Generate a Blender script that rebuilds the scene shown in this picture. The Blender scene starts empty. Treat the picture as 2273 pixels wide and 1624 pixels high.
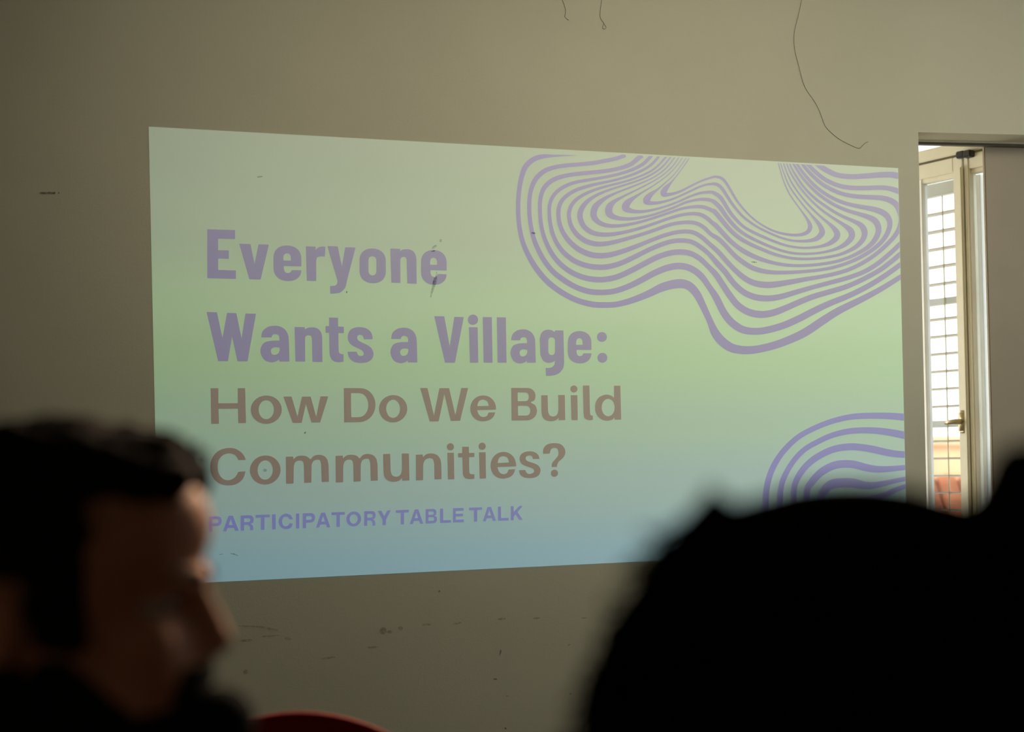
import bpy, bmesh, math, random
import numpy as np
from mathutils import Vector, Matrix, noise
from mathutils.geometry import tessellate_polygon
from mathutils.bvhtree import BVHTree
random.seed(7)
S = bpy.context.scene
COL = S.collection

# ------------------------------------------------------------------ camera
W, H, FPX = 2273, 1624, 3157.0
CAM = Vector((0.0, -4.6, 1.25))
YAW, PITCH = math.radians(5.5), math.radians(4.5)
FW = Vector((math.sin(YAW)*math.cos(PITCH), math.cos(YAW)*math.cos(PITCH), math.sin(PITCH)))
RT = Vector((math.cos(YAW), -math.sin(YAW), 0))
UP = RT.cross(FW)
cd = bpy.data.cameras.new('camera'); cam = bpy.data.objects.new('camera', cd); COL.objects.link(cam)
cam.matrix_world = Matrix((( RT.x, UP.x, -FW.x, CAM.x), (RT.y, UP.y, -FW.y, CAM.y), (RT.z, UP.z, -FW.z, CAM.z), (0,0,0,1)))
cd.sensor_fit = 'HORIZONTAL'; cd.sensor_width = 36.0; cd.lens = 36.0*FPX/W
cd.clip_start = 0.05; cd.clip_end = 200
cd.dof.use_dof = True; cd.dof.focus_distance = 4.66; cd.dof.aperture_fstop = 2.6; cd.dof.aperture_blades = 0
S.camera = cam

# ------------------------------------------------------------------ light and exposure
S.view_settings.view_transform = 'Standard'; S.view_settings.look = 'None'
S.view_settings.exposure = 0.0; S.view_settings.gamma = 1.0; S.view_settings.use_curve_mapping = False
w = bpy.data.worlds.new('World'); S.world = w; w.use_nodes = True
bg = w.node_tree.nodes['Background']; bg.inputs[0].default_value = (0.90, 0.97, 1.0, 1); bg.inputs[1].default_value = 2.9
def area(name, loc, rot, sx, sy, power, color):
    l = bpy.data.lights.new(name, 'AREA'); l.shape = 'RECTANGLE'; l.size = sx; l.size_y = sy; l.energy = power; l.color = color
    o = bpy.data.objects.new(name, l); COL.objects.link(o); o.location = loc; o.rotation_euler = rot
    return o
# daylight entering through the high window of the right wall (outside the frame)
area('daylight_right_window', (3.18, -1.35, 2.15), (0, math.radians(90), 0), 1.3, 1.5, 2.0, (1.0, 0.97, 0.84))
def aimed(name, loc, target, sx, sy, power, color, spread):
    o = area(name, loc, (Vector(target)-Vector(loc)).to_track_quat('-Z', 'Y').to_euler(), sx, sy, power, color); o.data.spread = math.radians(spread); return o
# unseen lamps added: a row brightens the front wall, one the seated man
LAMP = (1.0, 0.96, 0.80)
aimed('wall_fill_lamp', (-.4, -1.8, 3.0), (-.4, 0, 2.2), .5, .5, 1.9, LAMP, 100)
aimed('wall_fill_lamp', (.8, -1.8, 3.0), (.8, 0, 2.2), .5, .5, 3.1, LAMP, 100)
aimed('wall_fill_lamp', (1.6, -2.6, 3.0), (1.6, 0, 2.2), .5, .5, 4.3, LAMP, 100)
aimed('seat_fill_lamp', (1.25, -.45, 2.95), (-.1, -3.6, 1.1), .4, .4, 19.0, (1.0, 0.72, 0.48), 50)
# weak fill added behind the camera to lift the dark faces
aimed('back_fill_lamp', (-.3, -8.0, 2.0), (-.2, 0, 1.3), 1.6, 1.2, 3.2, (1.0, 0.90, 0.74), 180)
# fill added in the bay's side opening to brighten the window frame
aimed('bay_fill_lamp', (0.86, 2.05, 1.75), (2.3, 1.0, 1.75), .8, 1.6, 36, (1.0, 0.96, 0.88), 180)
sun = bpy.data.lights.new('sun', 'SUN'); sun.energy = 2.0; sun.angle = 0.02; sun.color = (1, 0.93, 0.82)
so = bpy.data.objects.new('sun', sun); COL.objects.link(so); so.rotation_euler = Vector((0.75, 0.35, -0.62)).to_track_quat('-Z', 'Y').to_euler()

# ------------------------------------------------------------------ helpers
def ray(px, py):
    return (FW + RT*((px-W/2)/FPX) + UP*((H/2-py)/FPX))
def at(px, py, Y=0.0):                 # pixel -> point on the vertical plane y = Y
    r = ray(px, py); t = (Y-CAM.y)/r.y
    return CAM + r*t
def cpt(px, py, d):                    # pixel -> point at depth d along the optical axis
    return CAM + ray(px, py)*d

def tag(o, label=None, cat=None, group=None, kind=None):
    if label: o['label'] = label
    if cat: o['category'] = cat
    if group: o['group'] = group
    if kind: o['kind'] = kind
    return o
def empty(name, loc, rz=0.0):
    o = bpy.data.objects.new(name, None); COL.objects.link(o); o.location = loc; o.rotation_euler = (0, 0, rz); o.empty_display_size = .1
    bpy.context.view_layer.update()
    return o
def link(name, me, mat, parent=None, smooth=False):
    """one mesh object; mesh data is in world coordinates, kept there under the parent"""
    o = bpy.data.objects.new(name, me); COL.objects.link(o)
    if mat: me.materials.append(mat)
    if smooth:
        for p in me.polygons: p.use_smooth = True
    if parent:
        o.parent = parent; bpy.context.view_layer.update(); o.matrix_parent_inverse = parent.matrix_world.inverted()
    return o
def obj(name, bm, mat, parent=None, smooth=False):
    me = bpy.data.meshes.new(name); bmesh.ops.recalc_face_normals(bm, faces=bm.faces); bm.to_mesh(me); bm.free()
    return link(name, me, mat, parent, smooth)
def box(bm, a, b, M=None, bevel=0.0):
    a, b = Vector(a), Vector(b); c = (a+b)/2; s = b-a
    r = bmesh.ops.create_cube(bm, size=1.0)
    vs = r['verts']
    for v in vs: v.co = Vector((v.co.x*s.x, v.co.y*s.y, v.co.z*s.z)) + c
    if bevel > 0:
        es = {e for v in vs for e in v.link_edges}
        g = bmesh.ops.bevel(bm, geom=list(es), offset=bevel, segments=2, affect='EDGES')
        vs = list({v for f in g['faces'] for v in f.verts} | {v for v in vs if v.is_valid})
    if M is not None:
        for v in vs: v.co = M @ v.co
    return vs
def tube(bm, pts, rad, seg=8, cap=True):
    pts = [Vector(p) for p in pts]; rings = []
    rads = rad if isinstance(rad, (list, tuple)) else [rad]*len(pts)
    ref = None
    for i, p in enumerate(pts):
        t = (pts[min(i+1, len(pts)-1)] - pts[max(i-1, 0)]).normalized()
        if ref is None: ref = Vector((0,0,1)) if abs(t.z) < .9 else Vector((1,0,0))
        a = t.cross(ref).normalized(); b = a.cross(t).normalized(); ref = b
        rings.append([bm.verts.new(p + (a*math.cos(q)+b*math.sin(q))*rads[i]) for q in [2*math.pi*k/seg for k in range(seg)]])
    for r0, r1 in zip(rings, rings[1:]):
        for k in range(seg): bm.faces.new((r0[k], r0[(k+1)%seg], r1[(k+1)%seg], r1[k]))
    if cap:
        bm.faces.new(rings[0][::-1]); bm.faces.new(rings[-1])
class Soup:
    """loose closed shapes gathered quickly before fuse() joins them"""
    T = {}
    def __init__(self): self.v, self.f, self.n = [], [], 0
    @classmethod
    def ico(cls, sub):
        if sub not in cls.T:
            b = bmesh.new(); bmesh.ops.create_icosphere(b, subdivisions=sub, radius=1.0); b.verts.index_update()
            cls.T[sub] = (np.array([v.co[:] for v in b.verts]), np.array([[v.index for v in f.verts] for f in b.faces])); b.free()
        return cls.T[sub]
    def add(self, c, r, M, sub):
        v, f = Soup.ico(sub); v = v*np.array(r[:])
        if M is not None: v = v @ np.array(M).T[:3, :3]
        self.v.append(v+np.array(c[:])); self.f.append(f+self.n); self.n += len(v)
    def transform(self, M):
        M = np.array(M); self.v = [v @ M[:3, :3].T + M[:3, 3] for v in self.v]
    def join(self, o):
        for v, f in zip(o.v, o.f): self.v.append(v)
        self.f += [f+self.n for f in o.f]; self.n += o.n
    def mesh(self):
        me = bpy.data.meshes.new('tmp'); me.from_pydata(np.concatenate(self.v).tolist(), [], np.concatenate(self.f).tolist()); return me
def ell(bm, c, r, M=None, sub=3):
    if isinstance(bm, Soup):
        return bm.add(Vector(c), Vector(r) if not isinstance(r, (int, float)) else Vector((r, r, r)), M, sub)
    v = bmesh.ops.create_icosphere(bm, subdivisions=sub, radius=1.0)['verts']
    r = Vector(r) if not isinstance(r, (int, float)) else Vector((r, r, r)); c = Vector(c)
    for q in v:
        q.co = Vector((q.co.x*r.x, q.co.y*r.y, q.co.z*r.z))
        if M is not None: q.co = M @ q.co
        q.co += c
def limb(bm, a, b, ra, rb, sub=2):
    a, b = Vector(a), Vector(b); n = max(2, int((b-a).length/(min(ra, rb)*.45))+1)
    for i in range(n+1):
        t = i/n; ell(bm, a.lerp(b, t), ra+(rb-ra)*t, sub=sub)
def fuse(bm, voxel, smooth=3):
    """union of overlapping closed shapes as one continuous surface"""
    if isinstance(bm, Soup): me = bm.mesh()
    else: me = bpy.data.meshes.new('tmp'); bm.to_mesh(me); bm.free()
    o = bpy.data.objects.new('tmp', me); COL.objects.link(o)
    m = o.modifiers.new('r', 'REMESH'); m.mode = 'VOXEL'; m.voxel_size = voxel
    if smooth:
        s = o.modifiers.new('s', 'SMOOTH'); s.iterations = smooth; s.factor = .5
    dg = bpy.context.evaluated_depsgraph_get(); ev = o.evaluated_get(dg)
    out = bpy.data.meshes.new_from_object(ev)
    bpy.data.objects.remove(o); bpy.data.meshes.remove(me)
    return out
def spline(pts, n=6):
    """Catmull-Rom through tuples of any width"""
    out = []; P = [pts[0]] + list(pts) + [pts[-1]]
    for i in range(1, len(P)-2):
        p0, p1, p2, p3 = P[i-1], P[i], P[i+1], P[i+2]
        for k in range(n):
            t = k/n
            out.append(tuple(.5*((2*b)+(-a+c)*t+(2*a-5*b+4*c-d)*t*t+(-a+3*b-3*c+d)*t**3) for a, b, c, d in zip(p0, p1, p2, p3)))
    out.append(tuple(pts[-1])); return out

# ------------------------------------------------------------------ materials
def mat(name, color, rough=.6, spec=.3, metal=0.0, noise_amt=0.0, noise_scale=8.0, bump=0.0, bump_scale=80.0, emit=None, transmission=0.0, sheen=0.0):
    m = bpy.data.materials.new(name); m.use_nodes = True; nt = m.node_tree; b = nt.nodes['Principled BSDF']
    b.inputs['Base Color'].default_value = (*color, 1); b.inputs['Roughness'].default_value = rough
    b.inputs['Specular IOR Level'].default_value = spec; b.inputs['Metallic'].default_value = metal
    b.inputs['Transmission Weight'].default_value = transmission
    if sheen: b.inputs['Sheen Weight'].default_value = sheen
    tc = nt.nodes.new('ShaderNodeTexCoord')
    if noise_amt > 0:
        n = nt.nodes.new('ShaderNodeTexNoise'); n.inputs['Scale'].default_value = noise_scale; n.inputs['Detail'].default_value = 5
        r = nt.nodes.new('ShaderNodeValToRGB')
        r.color_ramp.elements[0].position = .3; r.color_ramp.elements[1].position = .7
        r.color_ramp.elements[0].color = (*[c*(1-noise_amt) for c in color], 1); r.color_ramp.elements[1].color = (*[min(1, c*(1+noise_amt)) for c in color], 1)
        nt.links.new(tc.outputs['Object'], n.inputs['Vector']); nt.links.new(n.outputs['Fac'], r.inputs[0]); nt.links.new(r.outputs[0], b.inputs['Base Color'])
    if bump > 0:
        n2 = nt.nodes.new('ShaderNodeTexNoise'); n2.inputs['Scale'].default_value = bump_scale; n2.inputs['Detail'].default_value = 6
        bp = nt.nodes.new('ShaderNodeBump'); bp.inputs['Strength'].default_value = bump; bp.inputs['Distance'].default_value = .004
        nt.links.new(tc.outputs['Object'], n2.inputs['Vector']); nt.links.new(n2.outputs['Fac'], bp.inputs['Height']); nt.links.new(bp.outputs[0], b.inputs['Normal'])
    if emit:
        b.inputs['Emission Color'].default_value = (*emit, 1); b.inputs['Emission Strength'].default_value = 1.0
    return m
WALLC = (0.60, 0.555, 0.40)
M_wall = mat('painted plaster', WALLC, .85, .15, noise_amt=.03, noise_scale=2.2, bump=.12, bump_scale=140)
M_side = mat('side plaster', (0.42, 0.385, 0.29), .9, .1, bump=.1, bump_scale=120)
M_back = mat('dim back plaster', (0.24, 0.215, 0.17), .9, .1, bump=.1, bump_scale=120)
M_floor = mat('dark tile floor', (0.075, 0.064, 0.052), .6, .3, noise_amt=.25, noise_scale=3)
M_ceil = mat('ceiling plaster', (0.55, 0.51, 0.40), .9, .1, bump=.1)
M_bay = mat('bay plaster', (0.78, 0.74, 0.62), .9, .1, bump=.1)
M_frame = mat('cream window paint', (0.74, 0.70, 0.56), .45, .35, noise_amt=.03, noise_scale=12)
M_slat = mat('weathered shutter slats', (0.68, 0.62, 0.54), .6, .2, noise_amt=.05, noise_scale=12)
M_shut = mat('white shutter paint', (0.80, 0.80, 0.78), .5, .3, noise_amt=.03, noise_scale=12)
M_panel = mat('taupe door panel', (0.43, 0.36, 0.26), .7, .2, noise_amt=.05, noise_scale=3, bump=.08)
M_track = mat('dark door track', (0.10, 0.085, 0.06), .5, .3, noise_amt=.1)
M_iron = mat('black iron latch', (0.02, 0.02, 0.018), .45, .5, bump=.2, bump_scale=60)
M_brass = mat('aged brass', (0.45, 0.38, 0.24), .35, .5, .8, noise_amt=.15)
M_thread = mat('dark thread', (0.05, 0.045, 0.035), .8, .1, noise_amt=.1)
M_red = mat('red plastic', (0.24, 0.006, 0.007), .65, .12, noise_amt=.06, noise_scale=6)
M_steel = mat('grey steel', (0.35, 0.35, 0.36), .35, .5, .9, noise_amt=.08)
M_skin = mat('warm skin', (0.38, 0.17, 0.095), .65, .12, noise_amt=.08, noise_scale=30, bump=.1, bump_scale=200)
M_lip = mat('lip skin', (0.30, 0.11, 0.09), .45, .35, noise_amt=.06, noise_scale=40)
M_hair = mat('dark brown hair', (0.010, 0.007, 0.005), .9, .06, noise_amt=.3, noise_scale=40, bump=.5, bump_scale=160)
M_black = mat('black hair', (0.0035, 0.003, 0.0022), 1.0, .0, noise_amt=.3, noise_scale=40, bump=.5, bump_scale=160)
M_eye = mat('eye white', (0.34, 0.31, 0.28), .2, .5, noise_amt=.03)
M_iris = mat('dark iris', (0.03, 0.02, 0.012), .15, .5, noise_amt=.2, noise_scale=90)
M_shirt = mat('dark shirt cloth', (0.022, 0.022, 0.026), .9, .1, noise_amt=.2, noise_scale=60, bump=.3, bump_scale=250)
M_trous = mat('dark trouser cloth', (0.02, 0.022, 0.03), .9, .1, noise_amt=.2, noise_scale=60, bump=.3, bump_scale=250)
M_shoe = mat('black shoe leather', (0.015, 0.014, 0.013), .5, .3, noise_amt=.2)
M_foam = mat('black foam', (0.008, 0.008, 0.008), .95, .05, noise_amt=.3, noise_scale=120, bump=.6, bump_scale=300)
M_mic = mat('grey blue microphone body', (0.06, 0.07, 0.09), .4, .4, .3, noise_amt=.1)
M_terra = mat('orange render', (0.74, 0.44, 0.26), .9, .1, noise_amt=.12, noise_scale=1.5, bump=.1)
M_roof = mat('red brown roof', (0.36, 0.12, 0.06), .9, .1, noise_amt=.25, noise_scale=4)
M_ground = mat('street ground', (0.35, 0.33, 0.30), .9, .1, noise_amt=.2, noise_scale=.8)
M_hole = mat('dark window glass', (0.05, 0.06, 0.07), .1, .5, noise_amt=.1)
# clear glass
M_glass = bpy.data.materials.new('clear glass'); M_glass.use_nodes = True
nt = M_glass.node_tree; nt.nodes.remove(nt.nodes['Principled BSDF'])
tr = nt.nodes.new('ShaderNodeBsdfTransparent'); tr.inputs[0].default_value = (.96, .98, .97, 1)
gl = nt.nodes.new('ShaderNodeBsdfGlossy'); gl.inputs['Roughness'].default_value = .02
fr = nt.nodes.new('ShaderNodeFresnel'); fr.inputs[0].default_value = 1.45
mx = nt.nodes.new('ShaderNodeMixShader')
nt.links.new(fr.outputs[0], mx.inputs[0]); nt.links.new(tr.outputs[0], mx.inputs[1]); nt.links.new(gl.outputs[0], mx.inputs[2])
nt.links.new(mx.outputs[0], nt.nodes['Material Output'].inputs[0])
# faint grime on the plaster
def grime(name, col, alpha):
    m = bpy.data.materials.new(name); m.use_nodes = True; nt = m.node_tree; b = nt.nodes['Principled BSDF']
    b.inputs['Base Color'].default_value = (*col, 1); b.inputs['Roughness'].default_value = .9; b.inputs['Specular IOR Level'].default_value = .05
    tc = nt.nodes.new('ShaderNodeTexCoord'); n = nt.nodes.new('ShaderNodeTexNoise'); n.inputs['Scale'].default_value = 160; n.inputs['Detail'].default_value = 3
    mr = nt.nodes.new('ShaderNodeMapRange'); mr.inputs[1].default_value = .35; mr.inputs[2].default_value = .65; mr.inputs[3].default_value = alpha*.35; mr.inputs[4].default_value = alpha
    nt.links.new(tc.outputs['Object'], n.inputs['Vector']); nt.links.new(n.outputs['Fac'], mr.inputs[0]); nt.links.new(mr.outputs[0], b.inputs['Alpha'])
    return m
M_grime = grime('grey grime', (0.17, 0.16, 0.125), .42)
M_mark = grime('dark scratch', (0.07, 0.062, 0.048), .75)

# the projector's picture: what it throws on the plaster, stop by stop from the top of the slide to its bottom
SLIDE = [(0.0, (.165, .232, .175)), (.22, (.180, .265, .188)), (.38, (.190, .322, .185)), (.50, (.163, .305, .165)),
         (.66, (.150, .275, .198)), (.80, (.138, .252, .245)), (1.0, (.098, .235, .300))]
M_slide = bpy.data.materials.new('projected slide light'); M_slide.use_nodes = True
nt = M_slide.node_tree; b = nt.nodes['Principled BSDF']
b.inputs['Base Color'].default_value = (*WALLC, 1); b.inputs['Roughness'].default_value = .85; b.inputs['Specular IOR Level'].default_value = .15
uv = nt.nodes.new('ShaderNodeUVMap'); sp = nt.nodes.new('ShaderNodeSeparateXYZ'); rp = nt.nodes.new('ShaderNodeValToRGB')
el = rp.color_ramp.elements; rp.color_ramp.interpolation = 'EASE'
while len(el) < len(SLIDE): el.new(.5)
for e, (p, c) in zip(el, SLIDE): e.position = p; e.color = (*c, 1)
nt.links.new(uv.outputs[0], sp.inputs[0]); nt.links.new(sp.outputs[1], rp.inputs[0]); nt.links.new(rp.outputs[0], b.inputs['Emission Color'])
# throw falloff painted into the emission: the keystoned left side is made weaker
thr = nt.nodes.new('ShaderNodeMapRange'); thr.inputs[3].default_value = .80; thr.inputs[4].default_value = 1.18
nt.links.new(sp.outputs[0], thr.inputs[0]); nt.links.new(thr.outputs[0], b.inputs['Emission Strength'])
def ink(name, e): return mat(name, WALLC, .85, .15, emit=e)
M_title = ink('violet title light', (.066, .062, .185))
M_sub = ink('brown subtitle light', (.066, .040, .046))
M_cap = ink('blue violet caption light', (.048, .072, .275))
M_wave = ink('lilac line light', (.070, .060, .240))
M_wave2 = ink('deep violet line light', (.055, .066, .300))

# ------------------------------------------------------------------ the setting
JAMB = at(2038, 600).x - .005
JX = (at(2038.5, 293).x + at(2056, 1095).x)/2
HZ = at(2150, 296).z                        # underside of the door head
T = .12; CEIL = 3.15; XL, XR, YB = -2.6, 3.0, -8.2
bm = bmesh.new()
box(bm, (XL-.1, 0, 0), (JX, T, CEIL)); box(bm, (JX, 0, HZ), (XR, T, CEIL)); box(bm, (2.92, 0, 0), (XR, T, HZ))
wall = tag(obj('wall_front', bm, M_wall), kind='structure')
bm = bmesh.new(); box(bm, (XL-.1, YB, -.1), (XR+.15, 2.7, 0)); tag(obj('floor', bm, M_floor), kind='structure')
bm = bmesh.new(); box(bm, (XL-.1, YB, CEIL), (XR+.15, 2.7, CEIL+.1)); tag(obj('ceiling', bm, M_ceil), kind='structure')
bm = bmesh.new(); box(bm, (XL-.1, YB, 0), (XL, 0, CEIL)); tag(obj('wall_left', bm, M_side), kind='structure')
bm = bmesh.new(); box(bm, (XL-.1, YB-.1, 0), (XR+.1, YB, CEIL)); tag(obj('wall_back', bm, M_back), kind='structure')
wy0, wy1, wz0, wz1 = -2.15, -.55, 1.45, 2.85
bm = bmesh.new()
box(bm, (XR, YB, 0), (XR+.12, wy0, CEIL)); box(bm, (XR, wy1, 0), (XR+.12, .12, CEIL))
box(bm, (XR, wy0, 0), (XR+.12, wy1, wz0)); box(bm, (XR, wy0, wz1), (XR+.12, wy1, CEIL))
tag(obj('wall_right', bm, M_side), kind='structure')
bm = bmesh.new()
for a, c in (((wy0, wz0), (wy1, wz0+.05)), ((wy0, wz1-.05), (wy1, wz1)), ((wy0, wz0), (wy0+.05, wz1)), ((wy1-.05, wz0), (wy1, wz1)), ((-1.37, wz0), (-1.33, wz1))):
    box(bm, (XR+.03, a[0], a[1]), (XR+.08, c[0], c[1]))
tag(obj('window_2', bm, M_frame), kind='structure')

# sliding door standing half open behind the wall, hung from a dark track
PY0, PY1 = .150, .168
zt = at(2230, 318, T+.02).z
bm = bmesh.new(); px = at(2186, 320, PY0).x
px = (px + at(2203, 1092, PY0).x)/2
box(bm, (px, PY0, .012), (2.97, PY1, zt+.02), bevel=.003)
door = tag(obj('door_1', bm, M_panel), kind='structure')
bm = bmesh.new()
ztb = at(2110, 322, T+.005).z
box(bm, (JX-.35, T+.001, ztb), (2.99, T+.022, HZ+.06)); box(bm, (JX-.35, T+.022, zt+.022), (2.99, PY1+.03, HZ+.06))
obj('door_track', bm, M_track, door)
bm = bmesh.new()                                        # thin bright plaster lip on the back edge of the door head
box(bm, (JX, T-.012, HZ-.004), (2.92, T, HZ), bevel=.001); tag(obj('trim_1', bm, M_wall), kind='structure')

# the bay behind: an oblique window wall
DW = math.radians(28.5)
WD = Vector((-math.sin(DW), math.cos(DW), 0)); WN = Vector((math.cos(DW), math.sin(DW), 0))
P0 = cpt(2150, 1060, 5.7); P0.z = 0
def wpt(px, py, n=0.0):                                  # pixel -> (u, z) on the plane n metres outside the window plane
    r = ray(px, py); o = CAM - (P0 + WN*n); t = -(o.dot(WN))/r.dot(WN); q = CAM + r*t
    return (q-P0).dot(WD), q.z
WM = Matrix(((WD.x, WN.x, 0, P0.x), (WD.y, WN.y, 0, P0.y), (0, 0, 1, 0), (0, 0, 0, 1)))   # local (u, n, z)
def wbox(bm, u0, u1, n0, n1, z0, z1, bevel=0.0): box(bm, (min(u0,u1), n0, z0), (max(u0,u1), n1, z1), WM, bevel)
UM = wpt(2148, 500)[0]                                   # where the two leaves meet
ULO, UHI = UM-.42, UM+.62
ZG = (wpt(2040, 364.5)[1] + wpt(2185, 335)[1])/2          # gap between leaves and transom
ZU = (wpt(2039, 336)[1] + wpt(2119, 319.7)[1])/2          # underside of the fanlight pane
ZTOP = ZU+.42
bm = bmesh.new()
wbox(bm, -1.0, ULO-.05, 0, .16, 0, CEIL); wbox(bm, UHI+.05, 2.2, 0, .16, 0, CEIL); wbox(bm, ULO-.05, UHI+.05, 0, .16, ZTOP+.05, CEIL)
for v in bm.verts: pass
tag(obj('wall_bay', bm, M_bay), kind='structure')
q = P0 + WD*2.15
bm = bmesh.new(); box(bm, (.9, q.y-.02, 0), (q.x+.05, q.y+.08, CEIL)); box(bm, (.8, T, 0), (.9, 1.6, CEIL)); box(bm, (.8, 2.5, 0), (.9, q.y+.08, CEIL)); box(bm, (.8, 1.6, 0), (.9, 2.5, .9)); box(bm, (.8, 1.6, 2.6), (.9, 2.5, CEIL)); tag(obj('wall_bay_side', bm, M_bay), kind='structure')
win = empty('window_1', P0 + WD*UM, 0); tag(win, kind='structure')
bm = bmesh.new()
wbox(bm, ULO-.05, ULO, -.01, .08, 0, ZTOP+.05, .004); wbox(bm, UHI, UHI+.05, -.01, .08, 0, ZTOP+.05, .004)
wbox(bm, ULO, UHI, -.01, .08, ZTOP, ZTOP+.05, .004); wbox(bm, ULO, UHI, -.012, .08, ZG+.006, ZU, .004); wbox(bm, ULO, UHI, -.01, .08, 0, .05, .004); wbox(bm, ULO, UHI, .034, .08, ZG-.03, ZG+.02, .002)
um2 = wpt(2155, 330)[0]
wbox(bm, um2-.018, um2+.018, -.008, .06, ZU, ZTOP, .003)
obj('window_frame', bm, M_frame, win)
bm = bmesh.new(); wbox(bm, ULO, UHI, .03, .034, ZU, ZTOP); obj('fanlight_pane', bm, M_glass, win)
US = wpt(2122, 400)[0] - UM                              # width of the meeting stile
UR = UM - wpt(2157.5, 400)[0]
ZR = (wpt(2045, 397)[1] + wpt(2121, 386)[1])/2
def leaf(u0, u1, sl, sr):
    bm = bmesh.new(); z0 = .06
    wbox(bm, u0+.002, u0+sl, -.02, .03, z0, ZG-.006, .004); wbox(bm, u1-sr, u1-.002, -.02, .03, z0, ZG-.006, .004)
    wbox(bm, u0+sl, u1-sr, -.018, .03, ZR, ZG-.006, .003); wbox(bm, u0+sl, u1-sr, -.018, .03, z0, z0+.12, .003)
    wbox(bm, u0+sl, u1-sr, -.006, .03, ZR-.018, ZR, .002)           # glazing bead
    l = obj('leaf', bm, M_frame, win)
    bm = bmesh.new(); wbox(bm, u0+sl, u1-sr, .008, .012, z0+.12, ZR); obj('pane', bm, M_glass, l)
    return l
la = leaf(UM, UHI, US, .07); leaf(ULO, UM, .055, UR)
bm = bmesh.new()                                         # rounded astragal covering the joint
ua = wpt(2140, 500)[0]; ub = wpt(2149.5, 500)[0]
wbox(bm, ub, ua, -.034, -.018, .07, ZG-.05, .007); obj('astragal', bm, M_frame, la)
bm = bmesh.new()
k0, k1, kz = wpt(2136, 346)[0], wpt(2170, 340)[0], ZG
wbox(bm, k1, (k0+k1)/2, -.05, -.014, kz-.024, kz+.004, .004); wbox(bm, (k0+k1)/2, k0, -.044, -.02, kz-.020, kz+.008, .004)
obj('latch', bm, M_iron, win)
hu, hz = wpt(2144, 936); bm = bmesh.new()
wbox(bm, hu-.018, hu+.018, -.030, -.018, hz-.045, hz+.045, .008)
c = [WM @ Vector(p) for p in ((hu, -.02, hz), (hu, -.06, hz), (hu+.006, -.064, hz), (hu+.030, -.066, hz-.002), (hu+.050, -.064, hz-.003))]
tube(bm, c, [.011, .011, .010, .009, .008], 10); obj('handle', bm, M_brass, win, True)
# louvred shutter leaves outside the glass
def shutter(u0, u1, n0, rod):
    bm = bmesh.new(); n1 = n0+.035; zlo, zhi = .1, wpt(2060, 410, n0)[1]
    wbox(bm, u0, u0+.045, n0, n1, zlo, zhi, .003); wbox(bm, u1-.045, u1, n0, n1, zlo, zhi, .003)
    rails = [wpt(2090, 668, n0)[1], wpt(2080, 941, n0)[1]]
    wbox(bm, u0+.045, u1-.045, n0, n1, zhi-.055, zhi, .003); wbox(bm, u0+.045, u1-.045, n0, n1, zlo, zlo+.08, .003)
    for r in rails: wbox(bm, u0+.045, u1-.045, n0, n1, r-.014, r+.014, .003)
    s = obj('shutter', bm, M_shut, win)
    step = (wpt(2095, 500, n0)[1]-wpt(2095, 611, n0)[1])/3
    bm = bmesh.new(); edges = [zlo+.08] + rails[::-1] + [zhi-.055]
    for a, b_ in zip(edges, edges[1:]):
        n = max(1, round((b_-a)/step)); 
        for k in range(1, n):
            z = a+(b_-a)*k/n
            M = WM @ Matrix.Translation((0, (n0+n1)/2, z)) @ Matrix.Rotation(math.radians(-6), 4, 'X')
            box(bm, (u0+.047, -.020, -.0025), (u1-.047, .020, .0025), M, .002)
    obj('louvre_slats', bm, M_slat, s)
    bm = bmesh.new()
    for r in rod: tube(bm, [WM @ Vector((r, n0-.004, zlo+.05)), WM @ Vector((r, n0-.004, zhi-.06))], .003, 6)
    obj('tilt_rod', bm, M_brass, s)
NS = .10
uS = wpt(2041, 600, NS)[0]
shutter(UM+.012, UHI, NS, [wpt(2097, 600, NS)[0]]); shutter(ULO, UM-.012, NS, [UM-.2])
bm = bmesh.new()                                        # slim inner mullion of the left leaf seen against the sky
wbox(bm, wpt(2054, 600)[0], wpt(2041, 600)[0]+.02, -.01, .028, .18, ZR, .003); obj('muntin', bm, M_shut, la)

# street outside
bm = bmesh.new(); box(bm, (-30, 2.9, -6.2), (60, 70, -6)); tag(obj('ground', bm, M_ground), kind='structure')
bp = cpt(2100, 1060, 17); bld = empty('building', (bp.x, bp.y, -6), DW)
tag(bld, 'orange rendered building with reddish lower roof, outside beyond the louvred window', 'building')
hzb = cpt(2100, 990, 17).z
BM = Matrix.Translation((bp.x, bp.y, 0)) @ Matrix.Rotation(math.radians(-14), 4, 'Z')
bm = bmesh.new(); box(bm, (-5, 0, -6), (5, 6, hzb), BM); obj('facade', bm, M_terra, bld)
bm = bmesh.new(); box(bm, (-5.1, -.08, hzb), (5.1, 6.1, hzb+.12), BM, .02); obj('parapet', bm, M_terra, bld)
bm = bmesh.new(); z2 = cpt(2100, 1075, 16).z
for k in range(40): tube(bm, [BM @ Vector((-5+k*.25, -1.6, z2-.9)), BM @ Vector((-5+k*.25, 0, z2))], .14, 8)
obj('tiled_roof', bm, M_roof, bld)

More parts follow.
